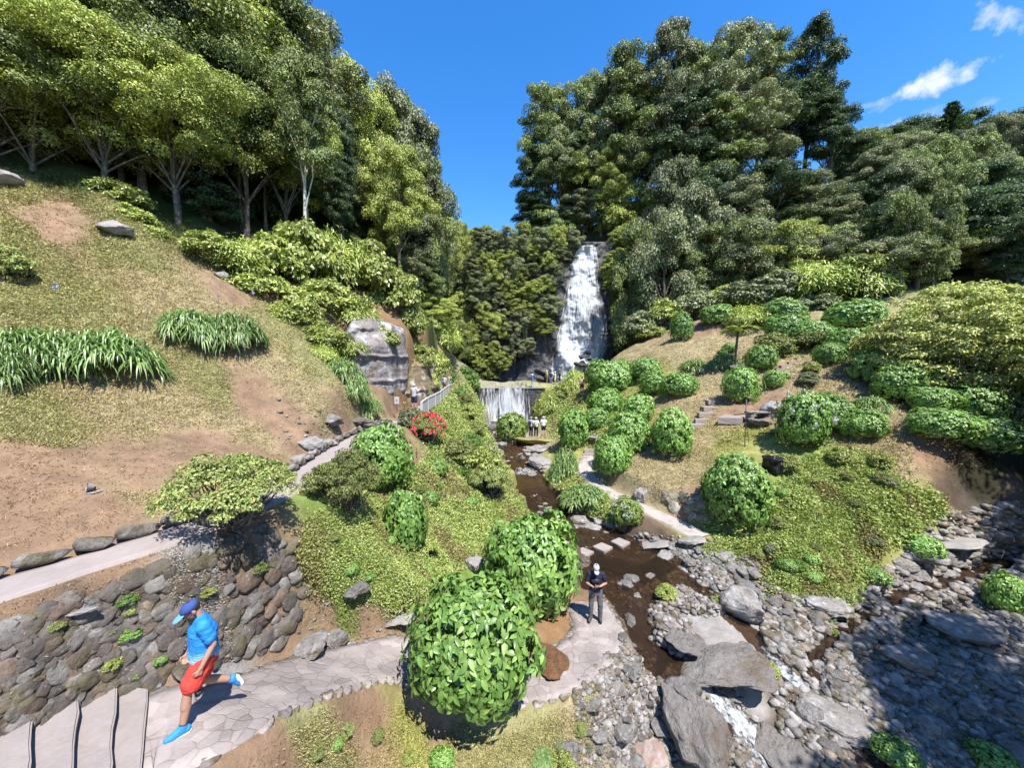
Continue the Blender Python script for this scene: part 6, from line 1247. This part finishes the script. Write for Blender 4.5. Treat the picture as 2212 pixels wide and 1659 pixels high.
def person(pos, face, J, label, shirt, bottom, kind, shoes, cap=None, hair=None, voxel=.02, scale=1.0, extras=None, hands=True, group=None, shirtm=None, fat=1.0, skin=None, capm=None):
    "face: heading (x, y); kind: shorts, trousers or skirt length in [knee fraction]"
    SK = skin or SKIN
    e = empty('person', pos, math.atan2(-face[0], face[1]), scale); tag(e, label, 'person', group)
    pel, chest, neck, head = [np.array(J[k], float) for k in ('pel', 'chest', 'neck', 'head')]; low = voxel > .012
    up = unit(head-neck); hp = J.get('hp', 0); rot = Matrix.Rotation(-hp, 4, 'X'); Rm = np.array(rot.to_3x3())
    hd = lambda p: head+Rm@np.array(p)
    B_ = [ell_geo(hd((0, -.01, .02)), (.076, .098, .098), rot), ell_geo(hd((0, .02, -.055)), (.056, .07, .06), rot), cap_geo(neck-np.array([0, 0, .06]), hd((0, -.02, -.06)), .062, .055)]
    if not low:
        B_ += [cap_geo(hd((0, .093, .005)), hd((0, .112, -.028)), .010, .0145, 8), ell_geo(hd((0, .094, -.055)), (.024, .010, .006), rot), ell_geo(hd((0, .094, -.067)), (.02, .009, .006), rot), ell_geo(hd((0, .075, -.095)), (.03, .025, .02), rot),
               ell_geo(hd((-.032, .084, .022)), (.026, .014, .008), rot), ell_geo(hd((.032, .084, .022)), (.026, .014, .008), rot)]
        for s in (-1, 1): B_ += [ell_geo(hd((s*.078, -.01, -.01)), (.012, .022, .034), rot)]
    B_ += [loft_geo([(pel+[0, 0, -.1], .12*fat, .09*fat), (pel, .155*fat, .11*fat), ((pel+chest)/2, .135*fat, .10*fat*1.05), (chest, .155*fat, .11*fat), (chest*.35+neck*.65, .15, .085), (neck, .055, .055)])]
    for sd, q in ((-1, J['L']), (1, J['Rr'])):
        q = {k: np.array(v, float) for k, v in q.items()}
        B_ += [cap_geo(q['hip'], q['knee'], .082*fat, .056), cap_geo(q['knee'], q['knee']*.6+q['ank']*.4, .055, .058), cap_geo(q['knee']*.6+q['ank']*.4+np.array([0, -.01, 0]), q['ank'], .056, .037), cap_geo(q['ank'], q['ank']*.6+q['toe']*.4, .032, .022)]
        B_ += [cap_geo(q['sh'], q['el'], .050*fat, .038), cap_geo(q['el'], q['el']*.65+q['wr']*.35, .038, .037), cap_geo(q['el']*.65+q['wr']*.35, q['wr'], .037, .026), cap_geo((chest*.3+neck*.7), q['sh'], .06, .05)]
        pn = q.get('pn', np.array([-sd*1., .2, 0])); cu = float(J['L' if sd < 0 else 'Rr'].get('curl', .45)); 
        q['fd'] = unit(q['fd'])
        if not low: B_ += hand(q['wr'], q['fd'], sd*1.0, pn, cu)
        else: B_ += [cap_geo(q['wr'], q['wr']+q['fd']*.13, .03, .022, 8)]
    body = skinned('body', B_, voxel, SK, e, 2)
    g = .014 if not low else .02
    T_ = [loft_geo([(pel+[0, 0, -.04], .165*fat+g, .125*fat+g), (pel+[0, 0, .06], .16*fat+g, .12*fat+g), ((pel+chest)/2, .15*fat+g, .118*fat+g), (chest, .165*fat+g, .12*fat+g), (chest*.35+neck*.65, .16+g, .092+g), (neck+[0, 0, -.015], .075, .07)])]
    for q in (J['L'], J['Rr']):
        q = {k: np.array(v, float) for k, v in q.items()}; T_ += [cap_geo((chest*.25+neck*.75), q['sh'], .065+g, .055+g), cap_geo(q['sh'], q['sh']*.38+q['el']*.62, .058*fat+g, .050*fat+g*1.4)]
    skinned('shirt', T_, voxel, shirtm or cm('shirt', shirt), e, 2, .012 if not low else 0, pos[0])
    P_ = [loft_geo([(pel+[0, 0, -.14], .14*fat+g, .115*fat+g), (pel, .165*fat+g*.8, .122*fat+g*.8), (pel+[0, 0, .05], .155*fat+g*.6, .115*fat+g*.6)])]
    for q in (J['L'], J['Rr']):
        q = {k: np.array(v, float) for k, v in q.items()}
        if kind == 'shorts': P_ += [cap_geo(q['hip'], q['hip']*.28+q['knee']*.72, .092*fat+g, .088*fat+g*1.6)]
        else: P_ += [cap_geo(q['hip'], q['knee'], .088*fat+g, .066+g), cap_geo(q['knee'], q['ank']+np.array([0, 0, -.01]), .064+g, .050+g)]
    skinned('shorts' if kind == 'shorts' else 'trousers', P_, voxel, cm('bottom', bottom), e, 2, .008 if not low else 0, pos[1])
    for q in (J['L'], J['Rr']):
        q = {k: np.array(v, float) for k, v in q.items()}; f = unit(q['toe']-q['ank']); hz = unit(f*np.array([1, 1, 0])) if abs(f[2]) < .8 else f
        dn = q.get('sole', np.array([0, 0, -1.])); toe_ = q['ank']+(q['toe']-q['ank'])*.66; q['toe'] = toe_; heel = q['ank']-hz*.045+dn*.042; tip = q['toe']+unit(q['toe']-heel)*.035
        s = skinned('shoe', [cap_geo(q['ank']-dn*.02, q['ank']+dn*.02, .050, .054), cap_geo(heel, q['toe'], .050, .046), cap_geo(q['ank'], q['toe'], .048, .042), cap_geo(q['toe'], tip, .046, .038), cap_geo((q['ank']+heel)/2, q['toe'], .042, .035)], min(voxel, .014), cm('shoe', shoes[0]), e, 2)
        if not low: shin = unit(q['knee']-q['ank']); skinned('sock', [cap_geo(q['ank']-shin*.01, q['ank']+shin*.055, .045, .043)], .009, cm('sock', (.05, .06, .10)), e, 1)
        if not low: skinned('sole', [cap_geo(heel+dn*.040, q['toe']+dn*.030, .042, .040), cap_geo(heel+dn*.040+hz*.02, tip+dn*.028, .044, .036), cap_geo(heel+dn*.036-hz*.02, heel+dn*.036+hz*.05, .036, .040)], .009, cm('sole', shoes[1]), s, 1).parent = s
    if hair: skinned('hair', [ell_geo(hd((0, -.025, .035)), (.086, .10, .095), rot)]+([cap_geo(hd((0, -.08, 0)), hd((0, -.09, -.12)), .05, .03)] if hair[1] else []), min(voxel, .014), cm('hair', hair[0]), e, 1)
    if cap:
        cp = [ell_geo(hd((0, -.012, .055)), (.092, .112, .075), rot)]; br = [loft_geo([((0, 0, 0), .01, .01)]*2)] 
        c_ = skinned('cap', cp, min(voxel, .01), capm or cm('cap', cap[0]), e, 1)
        if cap[1] == 'peak': pk = [ell_geo(hd((0, .125, .035)), (.075, .085, .009), rot)]
        else: pk = [ell_geo(hd((0, 0, .025)), (.17, .18, .010), rot)]
        b_ = skinned('brim', pk, .007, cm('brim', cap[2] if len(cap) > 2 else cap[0]), c_, 0)
    if extras: extras(e, J)
    return e
def backpack(col):
    def f(e, J): skinned('backpack', [ell_geo((0, -.19, 1.22), (.14, .10, .22)), ell_geo((0, -.25, 1.12), (.11, .06, .12))], .014, cm('backpack', col), e, 2)
    return f
# the walking man in blue and red
WALK = dict(pel=(0,0,.93), chest=(0,.0,1.25), neck=(0,.02,1.47), head=(0,.11,1.585), hp=.58,
 L=dict(hip=(-.095,0,.91), knee=(-.10,.20,.54), ank=(-.10,.27,.10), toe=(-.115,.45,.04), sh=(-.20,.03,1.41), el=(-.25,-.06,1.13), wr=(-.25,.08,.88), fd=(.05,.30,-.95), pn=(1,.1,.1), curl=.75),
 Rr=dict(hip=(.095,0,.91), knee=(.105,.02,.49), ank=(.105,-.33,.25), toe=(.11,-.44,.10), sole=(0,-.85,-.5), sh=(.20,.03,1.41), el=(.26,-.0,1.12), wr=(.24,.12,.88), fd=(-.05,.35,-.9), pn=(-1,.1,.1), curl=.75))
smat = bpy.data.materials.new('blue_shirt'); smat.use_nodes = True; t = smat.node_tree; p = t.nodes['Principled BSDF']; p.inputs['Roughness'].default_value = .75; tcn = N(t, 'ShaderNodeTexCoord'); sp = N(t, 'ShaderNodeSeparateXYZ'); t.links.new(tcn.outputs['Object'], sp.inputs[0])
f1 = N(t, 'ShaderNodeMapRange'); f1.inputs[1].default_value = 1.06; f1.inputs[2].default_value = .88; t.links.new(sp.outputs[2], f1.inputs[0]); wv = M_(t, 'SINE', M_(t, 'MULTIPLY', sp.outputs[2], 210)); ff = M_(t, 'MULTIPLY', f1.outputs[0], M_(t, 'MULTIPLY_ADD', wv, .35, .62)); ff.node.use_clamp = True
x_ = N(t, 'ShaderNodeMixRGB'); t.links.new(ff, x_.inputs[0]); x_.inputs[1].default_value = (.012, .19, .55, 1); x_.inputs[2].default_value = (.45, .68, .82, 1); t.links.new(x_.outputs[0], p.inputs['Base Color'])
def walk_extras(e, J):
    h = np.array(J['head']); R_ = np.array(Matrix.Rotation(-J['hp'], 4, 'X').to_3x3()); hd = lambda p: h+R_@np.array(p)
    skinned('beard', [ell_geo(hd((0, .035, -.09)), (.062, .075, .055)), ell_geo(hd((0, .07, -.13)), (.045, .05, .055)), cap_geo(hd((0, .03, -.10)), hd((0, .06, -.19)), .05, .03)], .010, HAIR, e, 1)
    skinned('sunglasses', [ell_geo(hd((s*.034, .096, .004)), (.028, .010, .019)) for s in (-1, 1)]+[cap_geo(hd((-.085, 0, .01)), hd((-.06, .09, .01)), .006, .006, 6), cap_geo(hd((.085, 0, .01)), hd((.06, .09, .01)), .006, .006, 6), cap_geo(hd((-.02, .102, .008)), hd((.02, .102, .008)), .006, .006, 6)], .006, MT['black'], e, 0)
a, b = ray(404, 1600); D = 4.66; px_, py_, pz_ = float(a)*D, D, -4.93
person((px_-.04, py_+.36, -5.0), (-.62, -.78), WALK, 'man walking with head down, blue T-shirt, red shorts, blue cap and dark beard', (0, .2, .5), (.58, .05, .035), 'shorts', ((.03, .20, .50), (.75, .78, .62)), cap=((.03, .06, .20), 'peak', (.10, .28, .46)), hair=((.03, .025, .02), 0), voxel=.0085, scale=1.02, extras=walk_extras, shirtm=smat, fat=1.26)
# the standing man in black looking at his hands
LOOK = dict(pel=(0,0,.94), chest=(0,.0,1.26), neck=(0,.02,1.46), head=(0,.095,1.60), hp=.55,
 L=dict(hip=(-.095,0,.91), knee=(-.13,.05,.50), ank=(-.13,.0,.09), toe=(-.15,.17,.04), sh=(-.20,.0,1.40), el=(-.29,-.0,1.13), wr=(-.09,.21,1.14), fd=(.85,.35,.1), pn=(.2,-.6,.7), curl=.6),
 Rr=dict(hip=(.095,0,.91), knee=(.13,.06,.50), ank=(.15,.02,.09), toe=(.20,.19,.04), sh=(.20,.0,1.40), el=(.27,.02,1.12), wr=(.09,.23,1.12), fd=(-.85,.35,.1), pn=(-.2,-.6,.7), curl=.6))
def look_extras(e, J):
    skinned('sling_bag', [ell_geo((.02, .165, 1.27), (.13, .05, .075)), cap_geo((-.16, .10, 1.36), (.14, .12, 1.22), .014, .014, 6), cap_geo((-.14, -.06, 1.44), (-.16, .10, 1.36), .014, .014, 6)], .010, cm('sling', (.02, .02, .035), .5), e, 1)
    o = link('phone', boxm(.15, .075, .01, .003), e, MT['black'], (0, .315, 1.165)); o.rotation_euler = (.7, 0, 0)
    o = link('badge', boxm(.05, .012, .05, .004), e, MT['palerock'], (.235, .045, 1.30))
a, b = ray(1286, 1339); D = 7.53/-float(b)
person((float(a)*D, D, -7.53), (-.12, -1), LOOK, 'man in black T-shirt, grey trousers and white cap, head bowed', (.012, .014, .028), (.085, .085, .10), 'trousers', ((.05, .055, .05), (.03, .03, .03)), cap=((.29, .30, .35), 'peak', (.27, .285, .34)), hair=((.06, .04, .03), 0), voxel=.0095, scale=1.0, extras=look_extras)
# people farther away
def small(u, vfoot, hpx, face, label, shirt, bottom, kind='shorts', cap=None, hair=None, extras=None, D=None, J=STAND, shoes=(.1, .1, .1), zf=None, group=None, sc_=1.0):
    D = D or 1.72*F/hpx; a, b = ray(u, vfoot); x = float(a)*D; z = float(ground(x, D))+.02 if zf is None else zf
    return person((x, D, z), face, J, label, shirt, bottom, kind, (shoes, shoes), cap, hair, .022, sc_, extras, group=group)
W_ = (.36, .36, .37)
ARMS = dict(STAND); ARMS['L'] = dict(STAND['L'], el=(-.27, .05, 1.15), wr=(-.12, .22, 1.12), fd=(.4, .8, .2)); ARMS['Rr'] = dict(STAND['Rr'], el=(.27, .05, 1.15), wr=(.12, .22, 1.12), fd=(-.4, .8, .2))
LEAN = dict(STAND, chest=(0, .12, 1.22), neck=(0, .25, 1.38), head=(0, .33, 1.52)); LEAN['L'] = dict(STAND['L'], sh=(-.185, .22, 1.33), el=(-.22, .38, 1.12), wr=(-.12, .58, 1.08), fd=(.1, 1, 0)); LEAN['Rr'] = dict(STAND['Rr'], sh=(.185, .22, 1.33), el=(.22, .38, 1.12), wr=(.12, .58, 1.08), fd=(-.1, 1, 0))
small(895, 893, 0, (.3, 1), 'man in white shirt and dark shorts, back turned, at the start of the railing', W_, (.02, .02, .06), hair=((.5, .48, .45), 0), D=24.0, J=ARMS, zf=-2.98)
small(951, 850, 0, (.8, .6), 'person in a dark grey top leaning on the white railing', (.10, .10, .13), (.3, .28, .25), hair=((.04, .03, .03), 0), D=36, J=LEAN, zf=-2.98)
small(960, 838, 0, (.2, 1), 'person in a grey and white top behind the one leaning on the railing', (.4, .42, .48), (.04, .04, .08), 'trousers', hair=((.05, .04, .03), 0), D=42, zf=-2.98)
small(972, 838, 0, (-.4, -1), 'person dressed all in white standing at the end of the railing', W_, (.68, .7, .72), 'trousers', hair=((.15, .1, .06), 0), D=46, zf=-2.95, J=ARMS)
small(1150, 838, 0, (1, .2), 'wader in blue top and pale blue trousers alone on top of the weir', (.04, .18, .55), (.35, .45, .65), 'trousers', cap=((.75, .75, .75), 'brim'), D=48.2, zf=-2.98)
hm = 'canyoning group at the foot of the waterfall'
small(1181, 834, 0, (1, .3), 'person in a yellow-green vest at the left of the group below the waterfall', (.42, .50, .10), (.2, .1, .08), 'shorts', cap=((.75, .75, .4), 'peak'), D=51.5, group=hm)
small(1190, 834, 0, (-.3, -1), 'person in black top and blue shorts inside the group below the waterfall', (.02, .02, .03), (.08, .14, .45), 'shorts', hair=((.02, .02, .02), 0), D=52, group=hm)
small(1199, 834, 0, (-1, .2), 'person in pale top and yellow shorts inside the group below the waterfall', (.6, .55, .3), (.55, .42, .12), 'shorts', cap=((.75, .75, .75), 'peak'), D=50.8, group=hm)
small(1209, 834, 0, (-1, -.3), 'person in a dark wetsuit at the right of the group below the waterfall', (.02, .025, .035), (.03, .035, .05), 'trousers', hair=((.03, .02, .02), 0), D=51.5, group=hm)
small(1257, 848, 0, (.2, 1), 'hiker in pink top and dark red shorts with a grey backpack on the landing', (.5, .2, .2), (.30, .02, .04), 'shorts', hair=((.03, .02, .02), 1), D=39.3, zf=-3.02, extras=backpack((.35, .30, .30)))
hg = 'three hikers on the boulder'
small(1147, 942, 0, (.6, .8), 'hiker with black backpack and black trousers, leftmost of three on the boulder', (.35, .36, .38), (.015, .015, .02), 'trousers', cap=((.3, .32, .3), 'peak'), D=33.2, zf=-6.47, extras=backpack((.02, .02, .04)), group=hg)
small(1158, 942, 0, (.3, 1), 'hiker in white sun hat with tan backpack, middle of three on the boulder', (.55, .55, .55), (.02, .012, .015), 'trousers', cap=((.5, .5, .48), 'brim'), D=33.0, zf=-6.47, extras=backpack((.40, .33, .26)), group=hg)
small(1174, 940, 0, (.2, 1), 'hiker in pale shirt and black shorts with bare legs, right of three on the boulder', (.70, .60, .60), (.02, .015, .025), 'shorts', cap=((.5, .5, .5), 'brim'), D=33.4, zf=-6.45, group=hg)

# ------------------------------------------------------------------ labels that tell neighbours apart by their order in the picture
ORD = ['', 'first', 'second', 'third', 'fourth', 'fifth', 'sixth', 'seventh', 'eighth', 'ninth', 'tenth', 'eleventh', 'twelfth', 'thirteenth', 'fourteenth', 'fifteenth', 'sixteenth', 'seventeenth', 'eighteenth', 'nineteenth', 'twentieth']
ORD += ['twenty-'+q for q in ORD[1:10]]+['thirtieth']+['thirty-'+q for q in ORD[1:10]]
SH = {'trees of the wood above the grass slope': 'tall sunlit tree over the grass slope, {} from left of its wood edge', 'trees on the wooded shoulder': 'dense tree of the wooded shoulder left of the sky gap, {} from left', 'trees in the valley between the two hills': 'low valley tree below the sky gap, {} from the left',
 'tall trees above the waterfall': 'tall narrow tree on the skyline above the waterfall, {} from the left', 'trees on the slope beside the waterfall': 'layered tree on the slope under the tall trees, {} from the left', 'trees on the far right hillside': 'dark leafy tree on the far right hillside, {} from the left',
 'skyline trees on the far right hill': 'round dark skyline tree of the far right hill, {} from the left', 'low trees behind the garden': 'low leafy tree between the garden and the wooded slope, {} from the left', 'slim trees at the edge of the wood': 'slim bare-trunked tree at the shaded wood edge, {} from the left',
 'bright bushes above the bare rock': 'bright bush in the thicket above the bare rock face, {} from the left', 'bushes along the back of the garden': 'leafy bush in the bank behind the garden, {} from the left', 'trees on the cliff left of the waterfall': 'low tree on the steep cliff left of the waterfall, {} from the left', 'bushes on the waterfall cliff': 'bush clinging to the dark cliff around the waterfall, {} from the left'}
gr = {}
for o in C.objects:
    if o.parent is None and o.get('group') in SH: gr.setdefault(o['group'], []).append(o)
for k, os_ in gr.items():
    os_.sort(key=lambda o: o.location.x/max(o.location.y, 1))
    for i, o in enumerate(os_):
        if i+1 < len(ORD): o['label'] = SH[k].format(ORD[i+1])
        else: o['label'] = SH[k].format('one of those farthest')
